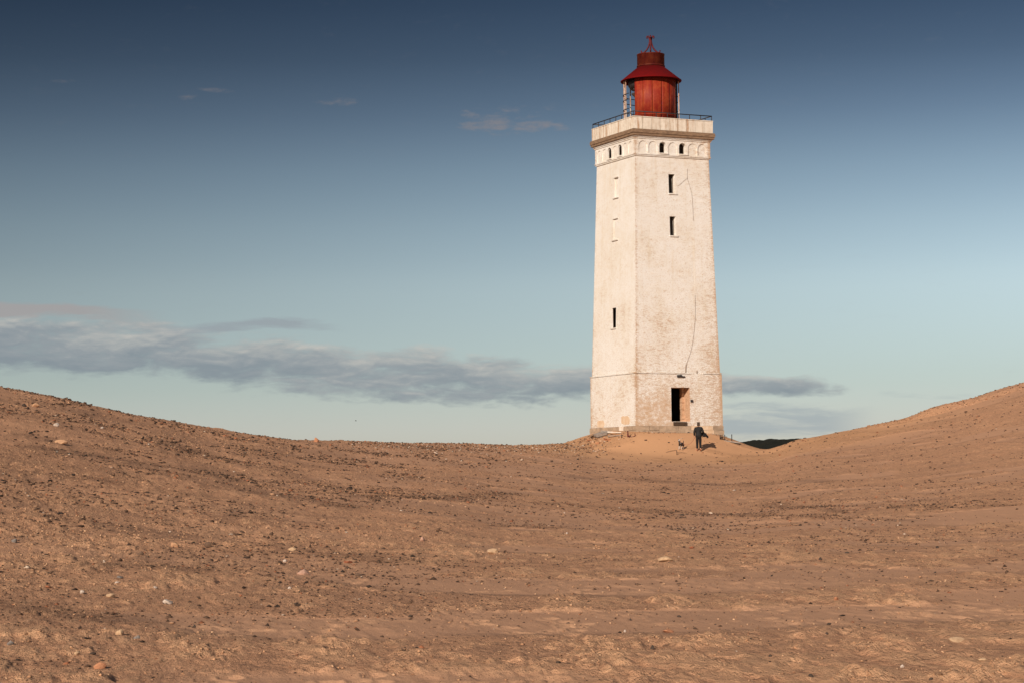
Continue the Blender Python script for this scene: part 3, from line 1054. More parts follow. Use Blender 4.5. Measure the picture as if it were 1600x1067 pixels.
# plinth: mortar core with courses of stone blocks
mb = MB()
cw = W_PL - 0.03
for k in range(4):
    mb.face([fp(k, -cw, cw, Z_PL0), fp(k, cw, cw, Z_PL0), fp(k, cw, cw, Z_PL1 - 0.004), fp(k, -cw, cw, Z_PL1 - 0.004)])
mb.face([fp(0, -cw, cw, Z_PL1 - .004), fp(0, cw, cw, Z_PL1 - .004), fp(0, cw, -cw, Z_PL1 - .004), fp(0, -cw, -cw, Z_PL1 - .004)])
plinth = mb.build('plinth', M['mortar'], LH)
for k in (0, 1):
    z = Z_PL1 - 0.012
    row = 0
    while z > Z_PL0 + 0.4:
        h = [0.30, 0.34, 0.36, 0.36][min(row, 3)]
        s = -W_PL
        while s < W_PL - 0.15:
            L = random.uniform(0.55, 1.05)
            e = min(s + L, W_PL)
            if W_PL - e < 0.3:
                e = W_PL
            pr = random.uniform(0.0, 0.035) + (0.05 if k == 0 and row == 1 else 0)
            a, b = fp(k, s + 0.012, W_PL - 0.10, z - h + 0.012), fp(k, e - 0.012, W_PL + pr, z)
            mb = MB()
            mb.box((a + b) / 2, (abs(b.x - a.x), abs(b.y - a.y), h - 0.012), jit=0.014)
            white = (k == 1 and row == 0 and 0.9 < (s + e) / 2 < 1.75)
            o = mb.build('plinth_stone', M['plaster'] if white else (M['tanplaster'] if (k == 0 and s > 0.2 and random.random() < .7) else M['plinth']), plinth)
            s = e
        z -= h
        row += 1

# windows: dark timber frame set back in each real opening, projecting sill
def window(k, wf, h, arch=False, sill=True, depth=0.30):
    zc = (h['z0'] + h['z1']) / 2
    n = wf(zc) - depth
    cx, hwid = (h['s0'] + h['s1']) / 2, (h['s1'] - h['s0']) / 2
    mb = MB()
    t = 0.03
    for s in (h['s0'] + t / 2 + 0.02, h['s1'] - t / 2 - 0.02):
        p = fp(k, s, n, zc)
        sx = (t, 0.05) if k in (0, 2) else (0.05, t)
        mb.box(p, (sx[0], sx[1], h['z1'] - h['z0'] - 0.02))
    for z in (h['z0'] + 0.03, h['z1'] - 0.03 - (hwid * 0.9 if arch else 0)):
        p = fp(k, cx, n + 0.002, z)
        w_ = (h['s1'] - h['s0']) - 0.11
        sx = (w_, 0.05) if k in (0, 2) else (0.05, w_)
        mb.box(p, (sx[0], sx[1], t))
    o = mb.build('window', M['darkwood'], LH)
    if sill:
        mb = MB()
        w_ = (h['s1'] - h['s0']) + 0.16
        p = fp(k, cx + 0.03, wf(h['z0']) + 0.0, h['z0'] - 0.045)
        sx = (w_, 0.17) if k in (0, 2) else (0.17, w_)
        mb.box(p, (sx[0], sx[1], 0.08), jit=0.006)
        mb.build('window_sill', [M['wall']], o)
    return o


window(0, wf_sh, sh_front[0])
window(0, wf_sh, sh_front[1])
window(1, wf_sh, sh_left[2], depth=0.11)
for h in sh_left[:2]:
    mb = MB()
    p = fp(1, (h['s0'] + h['s1']) / 2, wf_sh(h['z0']) + 0.03, h['z0'] - 0.03)
    mb.box(p, (0.16, h['s1'] - h['s0'] + 0.22, 0.07), jit=0.006)
    o = mb.build('window_sill', M['wall'], LH)
    mb = MB()
    p = fp(1, (h['s0'] + h['s1']) / 2, wf_sh(h['z1']) + 0.01, h['z1'] + 0.03)
    mb.box(p, (0.12, h['s1'] - h['s0'] + 0.10, 0.06), jit=0.006)
    mb.build('window_lintel', M['wall'], LH)

# frieze with its blind arcade
wf_fr = lambda z: W_FR
fz0, fz1 = Z_SH1 + 0.14, Z_FR1 - 0.02
fr_w = {}
mb = MB()
for k in range(4):
    holes = []
    n = 7
    pitch = 2 * (W_FR - 0.26) / n
    for i in range(n):
        c = -(W_FR - 0.26) + pitch * (i + 0.5)
        deep = i in (2, 4) and k in (0, 1)
        hw_ = pitch * (0.435 if not deep else 0.36)
        h = dict(s0=c - hw_, s1=c + hw_, z0=fz0 + 0.06 + (0.06 if deep else 0), z1=fz1 - 0.34, arch=True, depth=(0.40 if k == 0 else 0.15) if deep else 0.055, blind=not deep, splay=0.04)
        holes.append(h)
        if deep:
            fr_w.setdefault(k, []).append(h)
    wall_face(mb, k, fz0, fz1, wf_fr, holes)
    # soffit
    wi = W_SH1 - 0.1
    mb.face([fp(k, -W_FR, W_FR, fz0), fp(k, W_FR, W_FR, fz0), fp(k, wi, wi, fz0 - 0.02), fp(k, -wi, wi, fz0 - 0.02)])
frieze = mb.build('frieze', M['wall'], LH)
for k in (0, 1):
    for h in fr_w[k]:
        window(k, wf_fr, h, arch=True, depth=0.36 if k == 0 else 0.13)


def square_ring(mb, w0, w1, z0, z1, mi=0):
    """solid square collar between half widths w0 (inner) and w1 (outer)"""
    for k in range(4):
        A = [fp(k, -w1, w1, z0), fp(k, w1, w1, z0), fp(k, w1, w1, z1), fp(k, -w1, w1, z1)]
        mb.face(A, [(p.x, p.z) for p in A], mi)
        mb.face([fp(k, -w1, w1, z1), fp(k, w1, w1, z1), fp(k, w0, w0, z1), fp(k, -w0, w0, z1)], None, mi)
        mb.face([fp(k, -w1, w1, z0), fp(k, w1, w1, z0), fp(k, w0, w0, z0), fp(k, -w0, w0, z0)], None, mi)


mb = MB()
square_ring(mb, W_SH1 - 0.15, W_SH1 + 0.075, Z_SH1 - 0.01, Z_SH1 + 0.07)
square_ring(mb, W_SH1 - 0.15, W_SH1 + 0.12, Z_SH1 + 0.074, Z_SH1 + 0.137)
mb.build('lower_moulding', M['wall'], LH)
mb = MB()
square_ring(mb, W_FR - 0.2, W_FR + 0.05, fz1 - 0.19, fz1 - 0.10)
square_ring(mb, W_FR - 0.2, W_FR + 0.11, fz1 - 0.096, fz1 + 0.0)
mb.build('upper_moulding', M['wall'], LH)
mb = MB()
square_ring(mb, W_FR - 0.3, W_CO - 0.05, fz1 + 0.004, Z_CO0 + 0.10)
square_ring(mb, W_FR - 0.3, W_CO, Z_CO0 + 0.104, Z_CO1 - 0.07)
square_ring(mb, W_FR - 0.3, W_CO - 0.03, Z_CO1 - 0.066, Z_CO1)
mb.build('cornice', M['cornice'], LH)
# parapet: core, panels, coping
mb = MB()
pc = W_PA - 0.05
square_ring(mb, 0.01, pc, Z_CO1 + 0.004, Z_PA1 - 0.10)
parapet = mb.build('parapet', M['cornice'], LH)
for k in range(4):
    n = 9
    L = 2 * W_PA / n
    for i in range(n):
        s0 = -W_PA + L * i + (0.016 if i else 0.0)
        s1 = -W_PA + L * (i + 1) - (0.016 if i < n - 1 else 0.062)
        if i == 0:
            s0 += 0.0
        a = fp(k, s0, W_PA - 0.06, Z_CO1 + 0.006)
        b = fp(k, s1, W_PA + random.uniform(-0.006, 0.006), Z_PA1 - 0.075 + random.uniform(-.008, .008))
        mb = MB()
        mb.box((a + b) / 2, (abs(b.x - a.x), abs(b.y - a.y), abs(b.z - a.z)), jit=0.003)
        mb.build('parapet_panel', M['panel'], parapet)
mb = MB()
square_ring(mb, W_PA - 0.35, W_PA + 0.02, Z_PA1 - 0.06, Z_PA1)
mb.build('coping', M['panel'], parapet)

# railing
RW, RZ = W_PA - 0.06, Z_PA1 + 0.335
mb = MB()
for k in range(4):
    mb.tube([fp(k, -RW, RW, RZ), fp(k, RW, RW, RZ)], 0.036, 6)
railing = mb.build('railing', M['iron'], LH)
for k in range(4):
    for i in range(7):
        s = -RW + 2 * RW * i / 7
        mb = MB()
        mb.tube([fp(k, s, RW, Z_PA1 - 0.02), fp(k, s, RW, RZ)], 0.027, 6)
        mb.build('railing_post', M['iron'], railing)

# lantern
pxm = FOC / TC.y


def zl(py):
    return at(1016, py, TC.y).z


cam_a = math.atan2(-TC.y, -TC.x) - AROT          # direction towards the viewer in the tower's own frame
LZ0 = Z_PA1 - 0.12
ZR_e, ZR_t = zl(128.5), zl(106.5)
mb = MB()
mb.lathe([(0.0, LZ0 + .01), (2.02, LZ0 + .01), (2.02, LZ0 + 0.16), (1.9, LZ0 + 0.20), (0.0, LZ0 + 0.20)], 64)
lantern = mb.build('lantern', M['rust'], LH)
# curved red plates: from -43 deg (viewer's left of the axis) round to the right and behind
pa0, pa1 = cam_a - rad(43), cam_a + rad(118)
NPL = 7
for i in range(NPL):
    a0 = pa0 + (pa1 - pa0) * i / NPL + 0.004
    a1 = pa0 + (pa1 - pa0) * (i + 1) / NPL - 0.004
    ro = 1.705 + (0.012 if i % 2 else 0.0)
    mb = MB()
    mb.lathe([(ro, LZ0 + 0.205), (ro, ZR_e + 0.20), (ro - 0.03, ZR_e + 0.20), (ro - 0.03, LZ0 + 0.205)], 8, a0, a1, close=True)
    mb.build('metal_plate', M['red'], lantern)
    # a row of rivets and the strap over each seam
mb = MB()
mb.lathe([(1.725, LZ0 + 0.62), (1.745, LZ0 + 0.62), (1.745, LZ0 + 0.68), (1.725, LZ0 + 0.68)], 40, pa0, pa1, close=True)
mb.build('plate_strap', M['red'], lantern)
# open cage on the rest
ca0, ca1 = cam_a + rad(90), cam_a + rad(310)
for i, dg in enumerate([92, 118, 146, 174, 202, 230, 258, 276, 292]):
    a = cam_a + rad(dg)
    mb = MB()
    r_ = 1.93
    mb.box((r_ * math.cos(a), r_ * math.sin(a), (LZ0 + 0.2 + ZR_e + 0.02) / 2), (0.07, 0.055, ZR_e - LZ0 - 0.18), Matrix.Rotation(a, 3, 'Z'))
    mb.build('glazing_bar', M['bar'], lantern)
for z in (zl(173.5), zl(159), zl(150)):
    mb = MB()
    pts = [(1.985 * math.cos(a), 1.985 * math.sin(a), z) for a in np.linspace(ca0, ca1 - rad(2), 40)]
    mb.tube(pts, 0.028, 6)
    mb.build('cage_ring', M['iron'], lantern)
mb = MB()
a = cam_a + rad(97)
mb.tube([(1.80 * math.cos(a), 1.80 * math.sin(a), LZ0 + .2), (1.80 * math.cos(a), 1.80 * math.sin(a), ZR_e)], 0.05, 8)
mb.build('drain_pipe', M['iron'], lantern)
# optic: hanging rods, cone and bowl
mb = MB()
zb0, zb1 = zl(158), zl(147)
mb.lathe([(0.9, zb0), (1.36, zb1 - 0.05), (1.40, zb1), (1.36, zb1), (0.86, zb0 + 0.02), (0.0, zb0 + 0.02)], 40)
mb.tube([(0, 0, LZ0 + .2), (0, 0, zb0 + 0.02)], 0.16, 12)
mb.build('lamp_bowl', M['brass'], lantern)
mb = MB()
mb.lathe([(0.0, zl(140)), (1.45, zl(140)), (1.62, zl(135)), (1.62, ZR_e + .1), (0.0, ZR_e + .1)], 40)
for dg in (-52, -60, 130):
    a = cam_a + rad(dg)
    mb.tube([(1.36 * math.cos(a), 1.36 * math.sin(a), zl(139)), (1.40 * math.cos(a), 1.40 * math.sin(a), zl(142.5)), (1.33 * math.cos(a), 1.33 * math.sin(a), zl(143.5))], 0.05, 8)
mb.build('lamp_hood', M['iron'], lantern)
# roof
RRF = 48.0 / pxm
RCT = 20.5 / pxm
mb = MB()
mb.lathe([(RRF, ZR_e), (RRF + 0.012, ZR_e + 0.05), (RRF - 0.10, ZR_e + 0.13), (RCT + 0.02, ZR_t + 0.03), (RCT - 0.10, ZR_t - 0.06), (RRF - 0.16, ZR_e + 0.03), (RRF - 0.10, ZR_e)], 72, close=True)
roof = mb.build('roof', M['crimson'], lantern)
mb = MB()
rc = 21.6 / pxm
zc0, zc1 = zl(106.5), zl(86.0)
mb.lathe([(rc - 0.06, zc0), (rc, zc0 + 0.02), (rc, zc1 - 0.05), (rc + 0.02, zc1 - 0.045), (rc + 0.02, zc1), (rc - 0.05, zc1 + 0.015), (0.0, zc1 + 0.10)], 64)
mb.build('lantern_cap', M['rust'], lantern)
mb = MB()
mb.lathe([(rc + 0.005, zc0 + 0.05), (rc + 0.035, zc0 + 0.05), (rc + 0.035, zc0 + 0.12), (rc + 0.005, zc0 + 0.12)], 64, close=True)
mb.build('cap_band', M['rust'], lantern)
# scrolled iron finial: four S-shaped bars
for i in range(4):
    a = cam_a + rad(90 * i)
    prof = [(0.66, 84.0), (0.655, 81.0), (0.60, 79.6), (0.56, 81.0), (0.59, 83.0), (0.50, 82.4), (0.38, 80.0), (0.27, 75.5), (0.17, 70.0), (0.085, 65.0), (0.045, 61.0), (0.06, 58.5), (0.115, 56.8), (0.17, 57.0), (0.20, 58.8), (0.17, 60.0)]
    prof = [(0.665, 79.6), (0.655, 81.4), (0.60, 82.9), (0.51, 82.8), (0.40, 81.3), (0.26, 78.0), (0.16, 74.2), (0.095, 70.0), (0.055, 66.0), (0.055, 62.0), (0.12, 58.6), (0.18, 56.9), (0.235, 57.6), (0.25, 59.4), (0.23, 61.0)]
    pts = [((r_) * math.cos(a), (r_) * math.sin(a), zl(y_)) for r_, y_ in prof]
    rs = [0.050] * 4 + [0.056] * (len(pts) - 7) + [0.055, 0.05, 0.035]
    mb = MB()
    mb.tube(pts, rs, 8)
    mb.build('finial_scroll', M['rediron'], lantern)
mb = MB()
mb.tube([(0, 0, zc1 + 0.05), (0, 0, zl(63.5))], [0.05, 0.035], 8)
mb.build('finial_rod', M['rediron'], lantern)

# door: ragged brick edge, threshold, box beside it
dz0, dz1, ds0, ds1 = door['z0'], door['z1'], door['s0'], door['s1']
bz = dz0 + 0.02
while bz < dz1 - 0.10:
    dd = random.uniform(0.0, 0.16) + (0.1 if bz > dz1 - 0.5 else 0)
    mb = MB()
    nn = wf_bl(bz)
    mb.box(fp(0, ds1 - 0.05 - dd * 0.25, nn - 1.05 + dd, bz + 0.085), (0.16 + dd * 0.4, 0.30, 0.155), jit=0.012)
    mb.build('brick', M['brick'], LH)
    bz += 0.165
mb = MB()
sA, zA = on_face(1053, 664.3, 0, lambda z: W_PL + .04)
sB, zB = on_face(1073, 658.8, 0, lambda z: W_PL + .04)
mb.box(fp(0, (sA + sB) / 2, W_PL + 0.0, (zA + zB) / 2 + 0.01), (sB - sA, 0.13, 0.24))
mb.build('door_step', M['darkwood'], LH)
s_, z_ = on_face(1080.3, 626, 0, wf_bl)
mb = MB()
mb.box(fp(0, s_, wf_bl(z_) + 0.04, z_), (0.15, 0.10, 0.16))
mb.build('wall_box', M['iron'], LH)
s_, z_ = on_face(1063.5, 587.5, 0, wf_bl)
mb = MB()
mb.box(fp(0, s_ - .12, wf_bl(z_) + 0.04, z_ + .02), (0.32, 0.10, 0.16), jit=0.02)
mb.box(fp(0, s_ + .18, wf_bl(z_) + 0.04, z_ - .03), (0.26, 0.08, 0.09), jit=0.02)
mb.build('broken_lamp_bracket', M['iron'], LH)
# hanging cable down the right-hand face
def cable(pts, r=0.0070, mt='cable'):
    P = []
    for px, py in pts:
        wf = wf_bl if py > 584 else wf_sh
        s, z = on_face(px, py, 0, wf)
        P.append(fp(0, s, wf(z) + (0.003 if mt == 'wall' else 0.03), z))
    # smooth
    Q = []
    for i in range(len(P) - 1):
        for t in np.linspace(0, 1, 5)[:-1]:
            p0, p1, p2, p3 = P[max(i - 1, 0)], P[i], P[i + 1], P[min(i + 2, len(P) - 1)]
            Q.append(0.5 * ((2 * p1) + (p2 - p0) * t + (2 * p0 - 5 * p1 + 4 * p2 - p3) * t * t + (3 * p1 - p0 - 3 * p2 + p3) * t ** 3))
    Q.append(P[-1])
    mb = MB()
    mb.tube(Q, r, 6)
    return mb.build('cable', M[mt], LH)


cable([(1073.8, 264), (1073.6, 279), (1077, 290), (1080.5, 304), (1082, 322), (1083, 345)])
cable([(1083, 346), (1084.3, 400), (1085.6, 460)], 0.0075, 'wall')
cable([(1085.6, 461), (1086, 490), (1084.5, 515), (1080.5, 543), (1076, 558), (1071.5, 570)])
cable([(1073.6, 279), (1067, 284), (1062, 289), (1058, 291.5)])
cable([(1071.5, 569), (1071.1, 576), (1070.9, 584)], 0.03)
cable([(1088.6, 579), (1088.6, 583)], 0.03)

# patched render low on the left-hand face
for (x0, x1, y0, y1, mt) in [(970.5, 984.5, 649, 663.5, 'tanplaster'), (932.5, 945, 655.5, 668, 'tanplaster')]:
    h = px_hole(1, wf_bl, x0, x1, y0, y1)
    mb = MB()
    p = fp(1, (h['s0'] + h['s1']) / 2, wf_bl(h['z0']) + 0.0, (h['z0'] + h['z1']) / 2)
    hs_, hz_ = (h['s1'] - h['s0']) / 2, (h['z1'] - h['z0']) / 2
    ring = []
    for a_ in np.linspace(0, 2 * math.pi, 18, endpoint=False):
        q_ = (abs(math.cos(a_)) ** 4 + abs(math.sin(a_)) ** 4) ** -0.25 * random.uniform(0.82, 1.04)
        ring.append((q_ * math.cos(a_) * hs_, q_ * math.sin(a_) * hz_))
    fr_ = [Vector((p.x - 0.015, p.y + u_, p.z + v_)) for u_, v_ in ring]
    bk_ = [q + Vector((0.05, 0, 0)) for q in fr_]
    mb.face(fr_)
    for i_ in range(18):
        j_ = (i_ + 1) % 18
        mb.face([fr_[i_], fr_[j_], bk_[j_], bk_[i_]])
    mb.build('plaster_patch', M[mt], LH)

# ------------------------------------------------------------------ stones
PHI = (1 + 5 ** 0.5) / 2
ICO_V = np.array([(-1, PHI, 0), (1, PHI, 0), (-1, -PHI, 0), (1, -PHI, 0), (0, -1, PHI), (0, 1, PHI), (0, -1, -PHI), (0, 1, -PHI), (PHI, 0, -1), (PHI, 0, 1), (-PHI, 0, -1), (-PHI, 0, 1)]) / math.hypot(1, PHI)
ICO_F = np.array([(0, 11, 5), (0, 5, 1), (0, 1, 7), (0, 7, 10), (0, 10, 11), (1, 5, 9), (5, 11, 4), (11, 10, 2), (10, 7, 6), (7, 1, 8), (3, 9, 4), (3, 4, 2), (3, 2, 6), (3, 6, 8), (3, 8, 9), (4, 9, 5), (2, 4, 11), (6, 2, 10), (8, 6, 7), (9, 8, 1)])


OCT_V = np.array([(1, 0, 0), (-1, 0, 0), (0, 1, 0), (0, -1, 0), (0, 0, 1), (0, 0, -1)], float)
OCT_F = np.array([(0, 2, 4), (2, 1, 4), (1, 3, 4), (3, 0, 4), (2, 0, 5), (1, 2, 5), (3, 1, 5), (0, 3, 5)])


def stone_cloud(name, xs, ys, sz, tone, sink=0.25, flat=(0.32, 0.65), ICO_V=ICO_V, ICO_F=ICO_F):
    xs, ys = np.asarray(xs), np.asarray(ys)
    nv = len(ICO_V)
    n = len(xs)
    zs = ground_z(xs, ys)
    V = ICO_V[None] * (1 + 0.75 * (RNG.random((n, nv, 1)) - 0.5))
    sx, sy, szz = RNG.uniform(0.75, 1.35, n), RNG.uniform(0.75, 1.35, n), RNG.uniform(*flat, n)
    V = V * np.stack([sx, sy, szz], -1)[:, None, :] * (sz / 2)[:, None, None]
    a = RNG.uniform(0, 6.283, n)
    ti = RNG.normal(0, 0.3, n)
    y1 = V[..., 1] * np.cos(ti)[:, None] - V[..., 2] * np.sin(ti)[:, None]
    z1 = V[..., 1] * np.sin(ti)[:, None] + V[..., 2] * np.cos(ti)[:, None]
    x2 = V[..., 0] * np.cos(a)[:, None] - y1 * np.sin(a)[:, None]
    y2 = V[..., 0] * np.sin(a)[:, None] + y1 * np.cos(a)[:, None]
    co = np.stack([x2 + np.asarray(xs)[:, None], y2 + np.asarray(ys)[:, None], z1 + (zs + (szz * sz / 2) * (1 - 2 * sink))[:, None]], -1).reshape(-1, 3)
    F = (ICO_F[None] + (np.arange(n) * nv)[:, None, None]).reshape(-1, 3)
    me = bpy.data.meshes.new(name)
    me.vertices.add(len(co))
    me.vertices.foreach_set('co', co.astype(np.float32).ravel())
    me.loops.add(F.size)
    me.loops.foreach_set('vertex_index', F.ravel().astype(np.int32))
    me.polygons.add(len(F))
    me.polygons.foreach_set('loop_start', np.arange(0, F.size, 3, dtype=np.int32))
    me.update(calc_edges=True)
    at_ = me.color_attributes.new('tone', 'FLOAT_COLOR', 'POINT')
    cc = np.repeat(np.concatenate([tone, np.ones((n, 1))], 1), nv, 0)
    at_.data.foreach_set('color', cc.astype(np.float32).ravel())
    me.materials.append(M['gravel'])
    o = bpy.data.objects.new(name, me)
    COL.objects.link(o)
    return tag(o, kind='stuff')


PAL = np.array([(0.055, 0.034, 0.024), (0.095, 0.058, 0.038), (0.036, 0.026, 0.021), (0.16, 0.095, 0.06), (0.34, 0.20, 0.12), (0.30, 0.12, 0.06), (0.52, 0.42, 0.33)])


def tones(n, p):
    k = RNG.choice(len(PAL), n, p=np.array(p) / np.sum(p))
    return PAL[k] * RNG.uniform(0.75, 1.3, (n, 1))


def scatter(n, r0, r1, s0, s1, pw, dens):
    t = RNG.uniform(-0.262, 0.262, n)
    r = np.sqrt(RNG.uniform(r0 * r0, r1 * r1, n))
    keep = RNG.random(n) < dens(t, r)
    t, r = t[keep], r[keep]
    u = RNG.random(len(t))
    s = s0 * (1 - u * (1 - (s0 / s1) ** pw)) ** (-1.0 / pw)
    return r * np.sin(t), r * np.cos(t), s


def dens_main(t, r):
    x, y = r * np.sin(t), r * np.cos(t)
    d = 0.14 + 0.95 * sstep(0.03, -0.12, t)
    mid = sstep(34, 46, r) * (1 - sstep(75, 100, r)) * 0.5
    d = np.maximum(d * sstep(18, 34, r + 8 * sstep(-.05, -.2, t)), mid * (1 - 0.35 * sstep(0.05, 0.2, t)))
    d = d + 0.8 * sstep(-0.04, -0.13, t) * sstep(20, 26, r) * (1 - sstep(40, 50, r))
    d = d * (0.10 + 1.5 * sstep(0.47, 0.62, 0.65 * fbm(x / 2.4, y / 3.6, 101, 3) + 0.35 * fbm(x / 9.0, y / 8.0, 105, 2)))
    far_t = np.hypot(x - tower_c.x, y - tower_c.y)
    d = d * sstep(14, 30, far_t) * (1 - 0.8 * sstep(85, 110, r) * sstep(0.08, 0.12, t))
    return np.clip(d, 0, 1) + 0.05


gx, gy, gs = scatter(84000, 20, 152, 0.030, 0.085, 2.9, dens_main)
gs *= (0.50 + np.hypot(gx, gy) / 84) * (1 + 0.25 * sstep(0.01, -0.10, np.arctan2(gx, gy))) * 1.08
hx_, hy_, hs_ = scatter(26000, 14, 46, 0.012, 0.034, 2.0, lambda t, r: np.clip(dens_main(t, r) + 0.05, 0, 1))
lx_, ly_, ls_ = [], [], []
for li, pts in enumerate(LINE_PTS):
    for p in pts:
        r_ = math.hypot(p.x, p.y)
        if random.random() < (0.25 if li != 13 else 0.85):
            continue
        for _ in range(int(9 + r_ / 9)):
            qx, qy = p.x + random.gauss(0, 0.5), p.y + random.gauss(0, 0.010 * r_)
            lx_.append(qx)
            ly_.append(qy)
            ls_.append(random.uniform(0.026, 0.065) * (0.5 + r_ / 90))
X_ = np.concatenate([gx, lx_])
Y_ = np.concatenate([gy, ly_])
S_ = np.concatenate([gs, ls_])
TN_ = tones(len(X_), [5, 7, 2, 6, 2.5, 1.2, .25])  # dark tones: dark stones, and the shadows of clods put into the colour
bigm = S_ > np.quantile(S_, 0.80)
stone_cloud('gravel', X_[bigm], Y_[bigm], S_[bigm], TN_[bigm])
stone_cloud('fine_gravel', X_[~bigm], Y_[~bigm], S_[~bigm], TN_[~bigm], ICO_V=OCT_V, ICO_F=OCT_F)
stone_cloud('grit', hx_, hy_, hs_, tones(len(hx_), [6, 5, 3.0, 5, 4, .8, .3]), ICO_V=OCT_V, ICO_F=OCT_F)
# crumbs of the sand crust itself, in the broken-up patches
PAL_S = np.array([(0.60, 0.35, 0.20), (0.50, 0.28, 0.16), (0.68, 0.43, 0.26), (0.38, 0.22, 0.13)])
n = 60000
t = RNG.uniform(-0.262, 0.262, n)
r = 14 * np.exp(RNG.random(n) * math.log(118 / 14))
cxx, cyy = r * np.sin(t), r * np.cos(t)
ia, ib = np.clip(np.searchsorted(angs, t), 0, len(angs) - 1), np.clip(np.searchsorted(rr, r), 0, len(rr) - 1)
pk = 0.06 + 0.75 * crust[ia, ib] * patch[ia, ib] + 0.62 * sstep(28, 50, r) * sstep(0.04, -0.14, t) * sstep(0.42, 0.6, fbm(cxx / 7, cyy / 5, 61, 2))
kp = (RNG.random(n) < pk) & (np.hypot(cxx - tower_c.x, cyy - tower_c.y) > 14)
cxx, cyy, r = cxx[kp], cyy[kp], r[kp]
stone_cloud('sand_crumbs', cxx, cyy, RNG.uniform(0.016, 0.042, len(r)) * (0.5 + r / 55), PAL_S[RNG.integers(0, 4, len(r))] * RNG.uniform(.62, 1.0, (len(r), 1)), ICO_V=OCT_V, ICO_F=OCT_F, flat=(0.4, 0.9))
# pale pebbles along the far bank left of the tower
t = RNG.uniform(math.atan(-260 / FOC), math.atan(150 / FOC), 2600)
u_ = np.tan(t)
Yb = sinterp(u_, _U, _Y) - np.abs(RNG.normal(0, 5.5, len(t))) + 0.6
xb, yb = Yb * u_, Yb
sb = RNG.uniform(0.04, 0.12, len(t)) * RNG.uniform(0.6, 1.3, len(t))
stone_cloud('beach_pebbles', xb, yb, sb, tones(len(t), [2, 3, 1.0, 4, 6, 2.0, 4.0]))
# crumbs and brick fragments at the tower's foot
n = 260
t = RNG.uniform(0, 1, n)
bx = np.empty(n)
by = np.empty(n)
for i in range(n):
    if t[i] < 0.62:
        p = ground_at(RNG.uniform(872, 995), 699 - 10 * RNG.random())
        p = Vector((p.x, p.y, 0))
        p.y += RNG.uniform(0, 5) * 0.7
    else:
        p = Vector((0, 0, 0)) + TC - (W_PL + RNG.uniform(0.1, 1.2)) * e2 + RNG.uniform(-3.4, 3.6) * e1
    bx[i], by[i] = p.x, p.y
stone_cloud('rubble', bx, by, RNG.uniform(0.03, 0.12, n), tones(n, [3, 3, 1, 3, 3, 3, 1.6]))
# clumps on the sunlit rim of the right-hand dune
t = RNG.uniform(math.atan(500 / FOC), math.atan(830 / FOC), 900)
Yb = RNG.uniform(155, 163, 900)
stone_cloud('dune_clods', Yb * np.tan(t), Yb, RNG.uniform(0.05, 0.16, 900), tones(900, [1, 2, .3, 5, 9, 1.5, .2]))

ICO2 = bmesh.new()
bmesh.ops.create_icosphere(ICO2, subdivisions=2, radius=1.0)
I2V = [v.co.copy() for v in ICO2.verts]
I2F = [tuple(v.index for v in f.verts) for f in ICO2.faces]
ICO2.free()

ST = {'white': ((0.56, 0.48, 0.41), (0.38, 0.31, 0.255)), 'cream': ((0.56, 0.385, 0.235), (0.42, 0.28, 0.17)), 'orange': ((0.46, 0.215, 0.115), (0.35, 0.16, 0.085)),
      'rust': ((0.30, 0.10, 0.05), (0.24, 0.09, 0.045)), 'grey': ((0.24, 0.21, 0.19), (0.16, 0.14, 0.125)), 'dark': ((0.05, 0.037, 0.03), (0.085, 0.06, 0.045)),
      'brown': ((0.17, 0.105, 0.07), (0.12, 0.075, 0.05)), 'sand': ((0.50, 0.30, 0.17), (0.40, 0.235, 0.14)), 'pink': ((0.50, 0.31, 0.23), (0.40, 0.24, 0.17))}
for k, (a, b_) in ST.items():
    M['st_' + k] = simple('stone_' + k, a, b_, 4.0, 0.9, (1, 1, 1.6), 0.6, 0.02, fine=22.0)


def stone(px, py, wpx, hpx, tone, label, shape='lump', cat='stone', name='stone', group=None):
    """py is the foot of the stone in the photograph"""
    p = ground_at(px, py)
    r_ = math.hypot(p.x, p.y)
    w, h = wpx / FOC * r_, hpx / FOC * r_
    rs = random.Random(int(px * 7 + py))
    ph = [(Vector((rs.gauss(0, 1), rs.gauss(0, 1), rs.gauss(0, 1))).normalized(), rs.uniform(0.45, 0.8)) for _ in range(9)]
    vs = []
    for v in I2V:
        q = v.copy()
        for d, o in ph:                                   # chop facets
            ex = q.dot(d) - o
            if ex > 0:
                q = q - d * ex * 0.85
        q = q * (1 + rs.uniform(-0.05, 0.05))
        if shape == 'peak':
            k = 1.0 - 0.72 * max(0.0, q.z)
            q.x *= k
            q.y *= k
        vs.append((q.x * w / 2 * 1.1, q.y * w / 2 * rs.uniform(.85, .95), q.z * h * 0.68))
    me = bpy.data.meshes.new(name)
    me.from_pydata(vs, [], I2F)
    me.materials.append(M['st_' + tone])
    o = bpy.data.objects.new(name, me)
    COL.objects.link(o)
    o.location = (p.x, p.y + w * 0.25, float(ground_z(p.x, p.y + w * .25)) + h * 0.28)
    o.rotation_euler = (rs.uniform(-.1, .1), rs.uniform(-.1, .1), rs.uniform(-.5, .5))
    return tag(o, label, cat, group)


